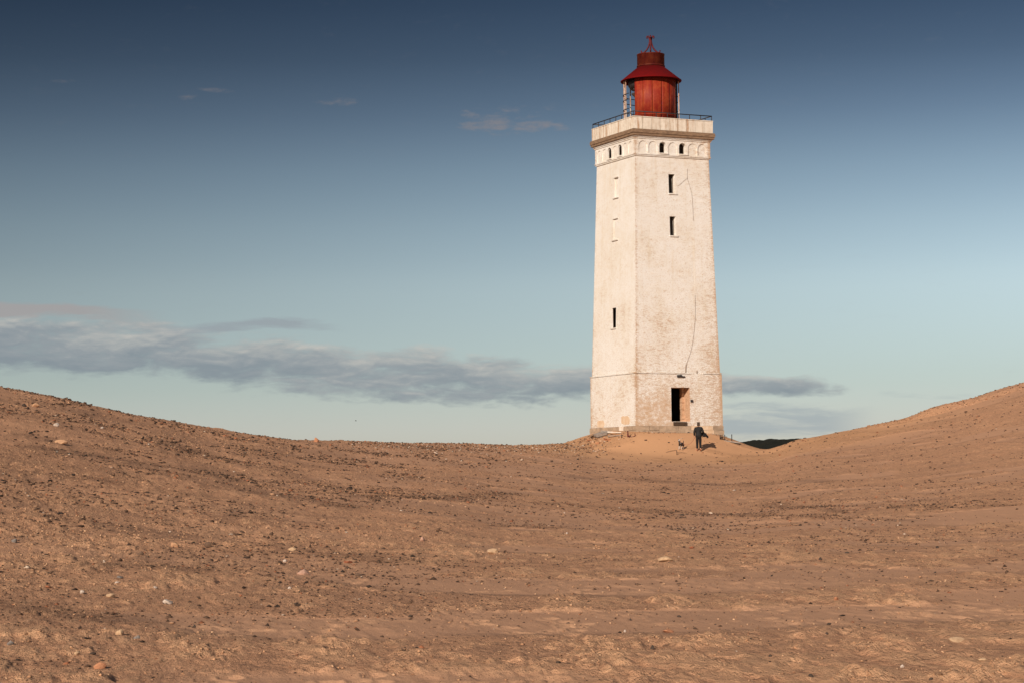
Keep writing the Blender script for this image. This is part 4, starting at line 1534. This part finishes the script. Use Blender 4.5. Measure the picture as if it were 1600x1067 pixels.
STONES = [
    (155, 1044, 19, 12, 'orange', 'rust orange stone casting a dark shadow in the bottom left foreground', 'lump'),
    (187, 991, 18, 11, 'cream', 'pale cream triangular stone with a dark shadow on its right, left foreground', 'peak'),
    (214, 998, 11, 7, 'grey', 'rough grey stone just right of the cream triangular stone', 'lump'),
    (260, 943, 20, 8, 'white', 'largest white flat stone, half sunk in the sand at left', 'lump'),
    (16, 1008, 11, 9, 'grey', 'upright grey stone at the left edge of the picture, low down', 'peak'),
    (184, 912, 10, 4, 'white', 'flat white chip below a dark grey stone', 'lump'),
    (186, 903, 12, 5, 'grey', 'dark slate grey flat stone just above a flat white chip', 'lump'),
    (128, 927, 8, 6, 'white', 'small whitish angular stone left of the sandy yellow lump', 'lump'),
    (171, 933, 18, 7, 'cream', 'sandy yellow low lump between two small white stones', 'lump'),
    (242, 919, 7, 4, 'white', 'small white pebble above the largest white flat stone', 'lump'),
    (21, 847, 11, 6, 'grey', 'pale grey weathered stone by the left edge, beneath the dark drift line', 'lump'),
    (325, 856, 16, 9, 'brown', 'brown earth clod with a dark shadow, above the white stones', 'lump'),
    (272, 854, 14, 8, 'sand', 'crumbly tan sand clod left of the brown earth clod', 'lump'),
    (220, 867, 13, 7, 'brown', 'low brown peaked clod in front of the tan sand clod', 'peak'),
    (304, 981, 7, 5, 'dark', 'small dark pointed stone alone on smooth sand, lower left', 'peak'),
    (120, 1023, 11, 6, 'cream', 'pale crumbling lump left of a dark flat chip, bottom left', 'lump'),
    (143, 1022, 12, 4, 'dark', 'dark flat chip right of a pale crumbling lump, bottom left', 'lump'),
    (88, 666, 11, 8, 'white', 'pale grey triangular boulder high on the left slope', 'peak'),
    (93, 692, 26, 7, 'sand', 'low sand coloured mound-shaped boulder beneath the pale triangular one on the left slope', 'lump'),
    (37, 635, 11, 6, 'dark', 'dark boulder near the top of the left slope', 'lump'),
    (55, 635, 14, 6, 'sand', 'tan rock beside the dark boulder near the top of the left slope', 'lump'),
    (160, 670, 6, 4, 'white', 'small pale rock right of the pale triangular boulder on the left slope', 'lump'),
    (660, 845, 11, 8, 'pink', 'pinkish pointed stone with a ridged face, left of centre', 'peak'),
    (445, 879, 7, 5, 'white', 'small white stone left of centre on brown sand', 'lump'),
    (475, 897, 22, 9, 'pink', 'pinkish stone cropping out of a low sand heap, left of centre', 'peak'),
    (456, 860, 14, 6, 'cream', 'pale worn lump above a small white stone, left of centre', 'lump'),
    (770, 865, 24, 9, 'cream', 'pale yellow crumbling crust lump near the middle of the picture', 'lump'),
    (452, 922, 6, 4, 'white', 'tiny white pebble next to dark chips, left of centre', 'lump'),
    (462, 945, 9, 4, 'dark', 'dark elongated chip in smooth sand left of centre', 'lump'),
    (544, 880, 16, 4, 'rust', 'flat rust red flake on the dark grit line left of centre', 'lump'),
    (641, 964, 9, 5, 'dark', 'black lone stone in rippled sand left of the middle', 'lump'),
    (560, 900, 11, 6, 'brown', 'brown split clod above the rippled sand, left of the middle', 'lump'),
    (1042, 877, 28, 8, 'cream', 'broad pale cracked crust plate under the lighthouse in the middle distance', 'lump'),
    (1081, 857, 9, 4, 'rust', 'rust brown flat stone above right of the pale cracked crust plate', 'lump'),
    (1066, 805, 7, 3, 'dark', 'dark stone on the long drift line below the lighthouse', 'lump'),
    (886, 834, 4, 4, 'white', 'tiny white pebble in the grit left of the lighthouse axis', 'peak'),
    (977, 987, 5, 5, 'white', 'bright white pebble standing in the rippled foreground sand', 'peak'),
    (1046, 988, 20, 6, 'orange', 'orange crumbly crust lump right of the bright white pebble', 'lump'),
    (1020, 1014, 8, 7, 'dark', 'dark slanting stone in the foreground beneath the orange crust lump', 'peak'),
    (1061, 964, 7, 4, 'dark', 'black rounded pebble above the orange crust lump', 'lump'),
    (985, 969, 5, 5, 'dark', 'small black upright pebble above the bright white pebble', 'peak'),
    (872, 1036, 10, 5, 'dark', 'dark stone resting on a pale crust ridge in the bottom foreground', 'lump'),
    (1282, 875, 6, 5, 'dark', 'roundest dark brown stone at the edge of the grit, right of the lighthouse', 'lump'),
    (1544, 906, 6, 4, 'brown', 'brown round pebble near the right edge of the picture', 'lump'),
    (1461, 895, 5, 3, 'dark', 'dark pebble on plain sand left of the brown round pebble at right', 'lump'),
    (1307, 937, 9, 6, 'orange', 'rounded orange pebble on pale sand at right', 'lump'),
    (1465, 856, 6, 4, 'dark', 'black stone highest among the grit at the right', 'lump'),
    (1324, 864, 8, 3, 'dark', 'long flat dark stone in the grit above the roundest brown one', 'lump'),
    (1204, 1026, 7, 4, 'dark', 'dark stone beside a row of pale crumbs, bottom right of centre', 'lump'),
    (1292, 992, 6, 5, 'dark', 'dark pointed stone on an orange crust patch, lower right', 'peak'),
    (1350, 981, 5, 4, 'dark', 'small black pebble right of the dark pointed stone, lower right', 'lump'),
    (1295, 976, 8, 4, 'dark', 'flat black stone above the dark pointed stone, lower right', 'lump'),
    (1267, 1058, 9, 5, 'dark', 'dark stone at the very bottom of the picture, right of centre', 'lump'),
    (1495, 1003, 30, 8, 'cream', 'broad pale sand crust plate at the lower right', 'lump'),
    (1410, 1043, 6, 6, 'white', 'pale upright crumb near the bottom edge at right', 'peak'),
    (1537, 1032, 16, 5, 'cream', 'pale flat plate below the broad sand crust plate, lower right', 'lump'),
    (1455, 1062, 9, 4, 'dark', 'dark chip at the bottom edge, below the pale upright crumb', 'lump'),
    (493, 690, 10, 8, 'orange', 'small orange pointed cairn stone on the skyline left of the lighthouse', 'peak'),
]
for px, py, w, h, tone, lab, shp in STONES:
    stone(px, py, w, h, tone, lab, shp)


# ------------------------------------------------------------------ debris round the tower's foot
def on_ground(px, py, up=0.0):
    p = ground_at(px, py)
    return Vector((p.x, p.y, p.z + up))


def box_thing(name, px, py, dims, rot, mat, label, cat, up=0.0, jit=0.02):
    p = on_ground(px, py)
    mb = MB()
    mb.box((0, 0, 0), dims, jit=jit)
    o = mb.build(name, M[mat], None, (p.x, p.y, p.z + up), tuple(rad(a) for a in rot))
    return tag(o, label, cat)


box_thing('concrete_slab', 938, 682, (0.75, 0.6, 0.16), (8, -14, 20), 'concrete', 'tilted grey concrete slab at the left corner of the lighthouse foot', 'slab', 0.16)
box_thing('concrete_slab', 947, 678, (0.6, 0.45, 0.15), (-6, 5, -15), 'concrete', 'grey slab lying flat against the plinth, right of the tilted one', 'slab', 0.12)
box_thing('concrete_slab', 928, 683, (0.40, 0.35, 0.12), (-18, 12, 35), 'cornice', 'dark hollowed slab leaning beneath the tilted grey one', 'slab', 0.10)
box_thing('plank', 960, 680, (0.95, 0.14, 0.07), (0, 3, 12), 'plaster', 'pale bleached plank lying along the plinth', 'plank', 0.16, 0.01)
box_thing('plank', 961, 683, (1.0, 0.13, 0.06), (0, -2, 8), 'concrete', 'grey plank lying in front of the pale bleached one', 'plank', 0.07, 0.01)
for i, (px, py, lab, rz, mt) in enumerate([(920, 689, 'loose orange brick furthest left on the rubble slope', 20, 'st_orange'), (927, 692, 'loose brick on edge below the dark hollowed slab', 70, 'brick'),
                                           (934, 694, 'lowest loose brick beneath the lighthouse corner', -20, 'st_orange'), (940, 690, 'loose brick in the middle of the rubble slope', 35, 'brick'),
                                           (946, 687, 'reddish brick leaning on another right of the rubble slope', -50, 'st_rust'), (951, 689, 'half brick below the planks', 10, 'st_orange')]):
    p = on_ground(px, py)
    mb = MB()
    mb.box((0, 0, 0), (0.25, 0.13, 0.10), jit=0.012)
    o = mb.build('loose_brick', M[mt], None, (p.x, p.y, p.z + 0.045), (rad(random.uniform(-20, 20)), rad(random.uniform(-15, 15)), rad(rz)))
    tag(o, lab, 'brick')


def stake(px, py, hpx, rpx, mat, label, lean=0.0, name='stake', cat='stake'):
    p = on_ground(px, py)
    k = math.hypot(p.x, p.y) / FOC
    mb = MB()
    mb.tube([(0, 0, -0.2), (lean * hpx * k * .5, 0, hpx * k * 0.5), (lean * hpx * k, 0.02, hpx * k)], [rpx * k, rpx * k, rpx * k * .85], 7)
    o = mb.build(name, M[mat], None, (p.x, p.y, p.z))
    return tag(o, label, cat)


stake(971, 684, 6, 0.55, 'darkwood', 'short dark stump of a post below the plaster patch')
stake(981, 684, 10, 0.8, 'rediron', 'dark red iron post beside the bent hoop')
p = on_ground(987, 682)
k = math.hypot(p.x, p.y) / FOC
mb = MB()
mb.tube([(5.5 * k * math.cos(a), 0.1 * math.sin(a), 3 * k + 3.4 * k * math.sin(a)) for a in np.linspace(rad(150), rad(390), 22)], 0.55 * k, 7)
tag(mb.build('iron_hoop', M['rediron'], None, tuple(p)), 'bent reddish iron hoop lying against the plinth', 'hoop')
stake(930, 688, 7, 0.55, 'darkwood', 'thin dark stake standing in the rubble slope')

# low footing with iron stakes right of the tower
A, B = on_ground(1131, 687), on_ground(1154, 692.5)
A.y = B.y = 149.6
A = at(1131, 687.5, 149.6)
B = at(1155, 690.5, 149.6)
mb = MB()
mid = (A + B) / 2
ang = math.atan2(-(B.z - A.z), B.x - A.x)
mb.box((0, 0, -0.03), ((B - A).length, 0.6, 0.10), jit=0.012)
mb.box((0, 0.04, -0.29), ((B - A).length - 0.12, 0.5, 0.40), jit=0.012, mi=1)
o = mb.build('footing_slab', [M['concrete'], M['darkwood']], None, tuple(mid), (0, ang, 0))
tag(o, 'low concrete footing slab jutting out right of the lighthouse', 'slab')
for px, y0, y1, lab in [(1132.5, 690, 678.5, 'iron stake nearest the lighthouse wall on the low footing'), (1143.5, 691, 678, 'iron stake standing free at the middle of the low footing'),
                        (1125.2, 686, 679, 'short iron stake in front of the plinth end at right')]:
    a, b_ = at(px, y0, 149.35), at(px, y1, 149.35)
    mb = MB()
    mb.tube([(0, 0, 0), (0, 0, b_.z - a.z)], 0.03, 7)
    tag(mb.build('iron_stake', M['iron'], None, tuple(a)), lab, 'stake')
box_thing('timber_block', 1128, 687, (0.16, 0.14, 0.22), (0, 6, 10), 'darkwood', 'dark timber block at the right end of the plinth', 'block', 0.10)

# driftwood in front of the walker
p = on_ground(1058, 710)
k = math.hypot(p.x, p.y) / FOC
stake(1058, 710.5, 7.5, 0.6, 'darkwood', 'small broken wooden stake in the sand below the dog', -0.1)
for (x0, y0, x1, y1, lab) in [(1040.5, 708, 1056, 704.5, 'thin bare stick lying left of the broken stake'), (1057, 708.6, 1073, 708.6, 'thin bare stick lying right of the broken stake')]:
    a, b_ = on_ground(x0, y0), on_ground(x1, y1)
    mb = MB()
    b_.y = a.y + max(-1.2, min(1.2, b_.y - a.y))
    b_.z = float(ground_z(b_.x, b_.y))
    c = (a + b_) / 2
    c.z = max(c.z, float(ground_z(c.x, c.y)))
    mb.tube([a - a + Vector((0, 0, 0.03)), c - a + Vector((0, 0, 0.05)), b_ - a + Vector((0, 0, 0.03))], [0.013, 0.016, 0.010], 6)
    tag(mb.build('driftwood_stick', M['wood'], None, tuple(a)), lab, 'stick')


# ------------------------------------------------------------------ walker, dog
def skin_mesh(name, verts, edges, radii, mat, parent, levels=2, root=0, loc=(0, 0, 0), rz=0.0):
    me = bpy.data.meshes.new(name)
    me.from_pydata(verts, edges, [])
    o = bpy.data.objects.new(name, me)
    COL.objects.link(o)
    sk = o.modifiers.new('skin', 'SKIN')
    sk.use_smooth_shade = True
    sub = o.modifiers.new('sub', 'SUBSURF')
    sub.levels = sub.render_levels = levels
    for i, r_ in enumerate(radii):
        v = me.skin_vertices[0].data[i]
        v.radius = (r_, r_) if not isinstance(r_, tuple) else r_
        v.use_root = (i == root)
    dg = bpy.context.evaluated_depsgraph_get()
    dg.update()
    m2 = bpy.data.meshes.new_from_object(o.evaluated_get(dg))
    m2.name = name
    o.modifiers.clear()
    o.data = m2
    bpy.data.meshes.remove(me)
    m2.materials.clear()
    m2.materials.append(mat)
    m2.polygons.foreach_set('use_smooth', [True] * len(m2.polygons))
    o.location = loc
    o.rotation_euler = (0, 0, rz)
    if parent:
        o.parent = parent
    return o


def chain(spec):
    """spec: list of (name, parent, (x, y, z), radius)"""
    ix = {n: i for i, (n, *_r) in enumerate(spec)}
    return [s[2] for s in spec], [(ix[s[1]], ix[s[0]]) for s in spec if s[1]], [s[3] for s in spec]


fpnt = ground_at(1092, 704)
kk = math.hypot(fpnt.x, fpnt.y) / FOC
HS = 43.5 * kk / 1.76
PR = empty('person', tuple(fpnt), rad(-4))
PR.scale = (HS, HS, HS)
tag(PR, 'person in a dark jacket and black trousers walking away towards the lighthouse door', 'person')
spec = [('pel', None, (0, 0, .94), .09), ('waist', 'pel', (0, .0, 1.10), .095), ('chest', 'waist', (0, -.01, 1.29), .125), ('up', 'chest', (0, -.01, 1.42), .09), ('neck', 'up', (0, .02, 1.51), .05),
        ('jaw', 'neck', (0, .045, 1.575), .068), ('head', 'jaw', (0, .04, 1.655), .088), ('crown', 'head', (0, .03, 1.715), .062), ('nose', 'head', (0, .145, 1.635), .014),
        ('shL', 'up', (-.175, -.01, 1.41), .06), ('elL', 'shL', (-.245, -.05, 1.15), .042), ('wrL', 'elL', (-.25, .02, .92), .030), ('paL', 'wrL', (-.25, .03, .86), .032),
        ('shR', 'up', (.175, -.01, 1.41), .06), ('elR', 'shR', (.27, -.06, 1.16), .042), ('wrR', 'elR', (.26, .17, 1.10), .030), ('paR', 'wrR', (.25, .24, 1.10), .032),
        ('hiL', 'pel', (-.09, 0, .86), .065), ('knL', 'hiL', (-.095, .05, .49), .045), ('anL', 'knL', (-.10, .02, .10), .038), ('toL', 'anL', (-.11, .16, .035), .032),
        ('hiR', 'pel', (.09, 0, .86), .065), ('knR', 'hiR', (.095, .02, .49), .045), ('anR', 'knR', (.10, -.14, .12), .038), ('toR', 'anR', (.11, -.01, .035), .032)]
for sd, (bx_, by_, bz_), dz_, dy_ in (('L', (-.25, .03, .86), -1, .25), ('R', (.25, .24, 1.10), -.25, 1)):
    for i, (ox, ln) in enumerate([(-.022, .06), (-.008, .07), (.007, .066), (.02, .05)]):
        a = (bx_ + ox, by_ + dy_ * .035, bz_ + dz_ * .035)
        b_ = (bx_ + ox * 1.2, by_ + dy_ * .035 + (.012 if sd == 'L' else ln * .8), bz_ + dz_ * .035 - (ln * .75 if sd == 'L' else .02))
        spec += [(f'f{sd}{i}', 'pa' + sd, a, .010), (f'g{sd}{i}', f'f{sd}{i}', b_, .008)]
    spec += [(f't{sd}', 'pa' + sd, (bx_ + (.035 if sd == 'L' else -.035), by_ + .03, bz_ + .0), .010), (f'u{sd}', f't{sd}', (bx_ + (.04 if sd == 'L' else -.04), by_ + .05, bz_ - .03), .008)]
skin_mesh('body', *chain(spec), M['skin'], PR, 2)
jk = [('hem', None, (0, 0, .75), (.215, .17)), ('pel', 'hem', (0, 0, .96), (.212, .17)), ('waist', 'pel', (0, 0, 1.10), (.205, .162)), ('chest', 'waist', (0, -.01, 1.28), (.21, .165)), ('up', 'chest', (0, -.01, 1.41), (.15, .13)), ('col', 'up', (0, .012, 1.50), .078),
      ('shL', 'up', (-.19, -.01, 1.405), .098), ('elL', 'shL', (-.27, -.05, 1.15), .078), ('wrL', 'elL', (-.258, .02, .93), .050),
      ('shR', 'up', (.19, -.01, 1.405), .098), ('elR', 'shR', (.29, -.06, 1.16), .078), ('wrR', 'elR', (.27, .16, 1.10), .050)]
skin_mesh('jacket', *chain(jk), M['jacket'], PR, 2, root=2)
tr = [('top', 'pel', (0, 0, 1.04), (.13, .11)), ('pel', None, (0, 0, .90), (.165, .135)), ('hiL', 'pel', (-.09, 0, .80), .112), ('knL', 'hiL', (-.095, .05, .49), .085), ('anL', 'knL', (-.10, .015, .12), .070),
      ('hiR', 'pel', (.09, 0, .80), .112), ('knR', 'hiR', (.095, .02, .49), .085), ('anR', 'knR', (.10, -.13, .14), .070)]
skin_mesh('trousers', *chain(tr), M['trousers'], PR, 2, root=1)
for sx, y0, z0 in ((-.105, .0, .0), (.105, -.16, .0)):
    skin_mesh('shoe', [(sx, y0 - .05, .055), (sx, y0 + .04, .06), (sx, y0 + .16, .045), (sx, y0 + .205, .04)], [(0, 1), (1, 2), (2, 3)], [.048, .055, .046, .032], M['shoe'], PR, 2)
skin_mesh('hair', [(0, -.01, 1.58), (0, -.005, 1.66), (0, .02, 1.73), (0, .08, 1.73)], [(0, 1), (1, 2), (2, 3)], [.070, .094, .080, .055], M['hair'], PR, 2, root=1)
for sx in (-1, 1):
    mb = MB()
    mb.lathe([(0.0, -.03), (.012, -.02), (.014, .0), (.012, .02), (0, .03)], 8)
    mb.build('ear', M['skin'], PR, (sx * .093, .035, 1.645))
# coat hung over the right forearm: a thing of its own
cl = fpnt + Matrix.Rotation(rad(-4), 3, 'Z') @ (Vector((.29, .03, 1.16)) * HS)
bm = bmesh.new()
rows = []
NU, NV = 14, 10
for i in range(NU):
    u = i / (NU - 1)                       # along the forearm and out to the right
    row = []
    for j in range(NV):
        v = j / (NV - 1)                   # over the arm: front hem -> arm -> back hem
        side = v * 2 - 1
        drop = abs(side)
        L = (.40 if side < 0 else .30) * (1.0 - .55 * u)
        x = -0.06 + 0.34 * u + .05 * math.sin(6 * v + 3 * u)
        y = .07 + side * (.055 + .02 * math.sin(9 * u)) - .02 * u
        z = .07 - drop * L - .30 * u * u + .012 * math.sin(14 * u + 5 * v)
        row.append(bm.verts.new((x * HS, y * HS, z * HS)))
    rows.append(row)
for i in range(NU - 1):
    for j in range(NV - 1):
        f_ = bm.faces.new((rows[i][j], rows[i + 1][j], rows[i + 1][j + 1], rows[i][j + 1]))
        f_.smooth = True
bmesh.ops.recalc_face_normals(bm, faces=bm.faces)
bmesh.ops.solidify(bm, geom=bm.faces[:], thickness=0.022)
me = bpy.data.meshes.new('spare_coat')
bm.to_mesh(me)
bm.free()
me.materials.append(M['trousers'])
o = bpy.data.objects.new('spare_coat', me)
COL.objects.link(o)
o.location = cl
tag(o, "dark coat draped over the walker's bent right arm", 'coat')

# dog
m, g, b = base_mat('black_white_fur')
tcn = g.n('ShaderNodeTexCoord')
nx, ny, nz = g.sep(tcn.outputs['Object'])
n1 = g.noise(tcn.outputs['Object'], 5.0, 4.0, 0.6)
wht = g.mr(g.m('ADD', g.m('ADD', n1, g.m('MULTIPLY', g.mr(nz, 0.30, 0.12), 0.35)), g.m('MULTIPLY', g.mr(ny, 0.10, 0.30), 0.12)), 0.60, 0.67)
g.put(b.inputs['Base Color'], g.mix(wht, (0.035, 0.028, 0.025), (0.50, 0.44, 0.40)))
b.inputs['Roughness'].default_value = 0.9
bump(g, b, g.noise(tcn.outputs['Object'], 60.0, 2.0), 0.6, 0.01)
M['fur'] = m
dp = ground_at(1064.5, 704)
DOG = empty('dog', tuple(dp), rad(152))
DOG.scale = (1.1, 1.1, 1.1)
tag(DOG, "small black and white dog on a leash to the left of the walker", 'dog')
ds = [('bk', None, (0, -.20, .36), .085), ('mid', 'bk', (0, -.04, .35), .085), ('ch', 'mid', (0, .13, .34), .105), ('wi', 'ch', (0, .19, .40), .075), ('nk', 'wi', (0, .25, .47), .058), ('hd', 'nk', (0, .30, .545), .062),
      ('mz', 'hd', (0, .385, .525), .034), ('ns', 'mz', (0, .425, .52), .022), ('eL', 'hd', (-.05, .275, .60), .022), ('eLt', 'eL', (-.075, .27, .575), .012), ('eR', 'hd', (.05, .275, .60), .022), ('eRt', 'eR', (.075, .27, .575), .012),
      ('t1', 'bk', (0, -.30, .40), .026), ('t2', 't1', (.01, -.37, .48), .022), ('t3', 't2', (.02, -.38, .56), .014)]
for sd, sx in (('L', -1), ('R', 1)):
    ds += [('s' + sd, 'ch', (sx * .065, .14, .28), .048), ('e' + sd + 'b', 's' + sd, (sx * .07, .115, .19), .030), ('w' + sd, 'e' + sd + 'b', (sx * .07, .135 + .03 * sx, .08), .022), ('p' + sd, 'w' + sd, (sx * .07, .165 + .03 * sx, .022), .024),
           ('h' + sd, 'bk', (sx * .065, -.20, .28), .058), ('k' + sd, 'h' + sd, (sx * .075, -.13, .20), .036), ('c' + sd, 'k' + sd, (sx * .07, -.24 - .03 * sx, .12), .022), ('q' + sd, 'c' + sd, (sx * .07, -.21 - .03 * sx, .022), .023)]
skin_mesh('body', *chain(ds), M['fur'], DOG, 2, root=1)
mb = MB()
mb.tube([(.066 * math.cos(a), .245 + .05 * math.sin(a), .465 + .03 * math.sin(a)) for a in np.linspace(0, 2 * math.pi, 17)], .010, 6)
mb.build('collar', M['strap'], DOG)
# leash from hand to collar
R4 = Matrix.Rotation(rad(-4), 3, 'Z')
h0 = fpnt + R4 @ (Vector((-.25, .04, .84)) * HS)
c0 = dp + Matrix.Rotation(rad(152), 3, 'Z') @ Vector((0.05, .20, .50))
pts = []
for q in np.linspace(0, 1, 15):
    p = h0.lerp(c0, q)
    p.z -= 0.62 * math.sin(math.pi * q ** 0.8) * 0.55
    p.z = max(p.z, float(ground_z(p.x, p.y)) + 0.02)
    pts.append(p - h0)
mb = MB()
mb.tube(pts, 0.010, 6)
tag(mb.build('leash', M['strap'], None, tuple(h0)), "thin reddish leash sagging from the walker's left hand to the dog", 'leash')

# bird far off over the sea
bp = at(556, 657, 330)
BR = empty('bird', tuple(bp), rad(70))
BR.scale = (0.7, 0.7, 0.7)
tag(BR, 'small dark bird flying low in the pale sky left of the lighthouse', 'bird')
skin_mesh('body', [(0, -.20, .0), (0, -.08, .0), (0, .06, .01), (0, .16, .03), (0, .215, .025)], [(0, 1), (1, 2), (2, 3), (3, 4)], [.03, .05, .055, .035, .012], M['iron'], BR, 2, root=1)
for sx in (-1, 1):
    mb = MB()
    P4 = [(0.03 * sx, .07, .03), (.22 * sx, .10, .14), (.50 * sx, -.02, .10), (.22 * sx, -.03, .12), (0.03 * sx, -.07, .02)]
    top = [Vector(p) for p in P4]
    bot = [p - Vector((0, 0, .012)) for p in top]
    mb.face(top)
    mb.face(bot)
    for i in range(5):
        mb.face([top[i], top[(i + 1) % 5], bot[(i + 1) % 5], bot[i]])
    mb.build('wing', M['iron'], BR)
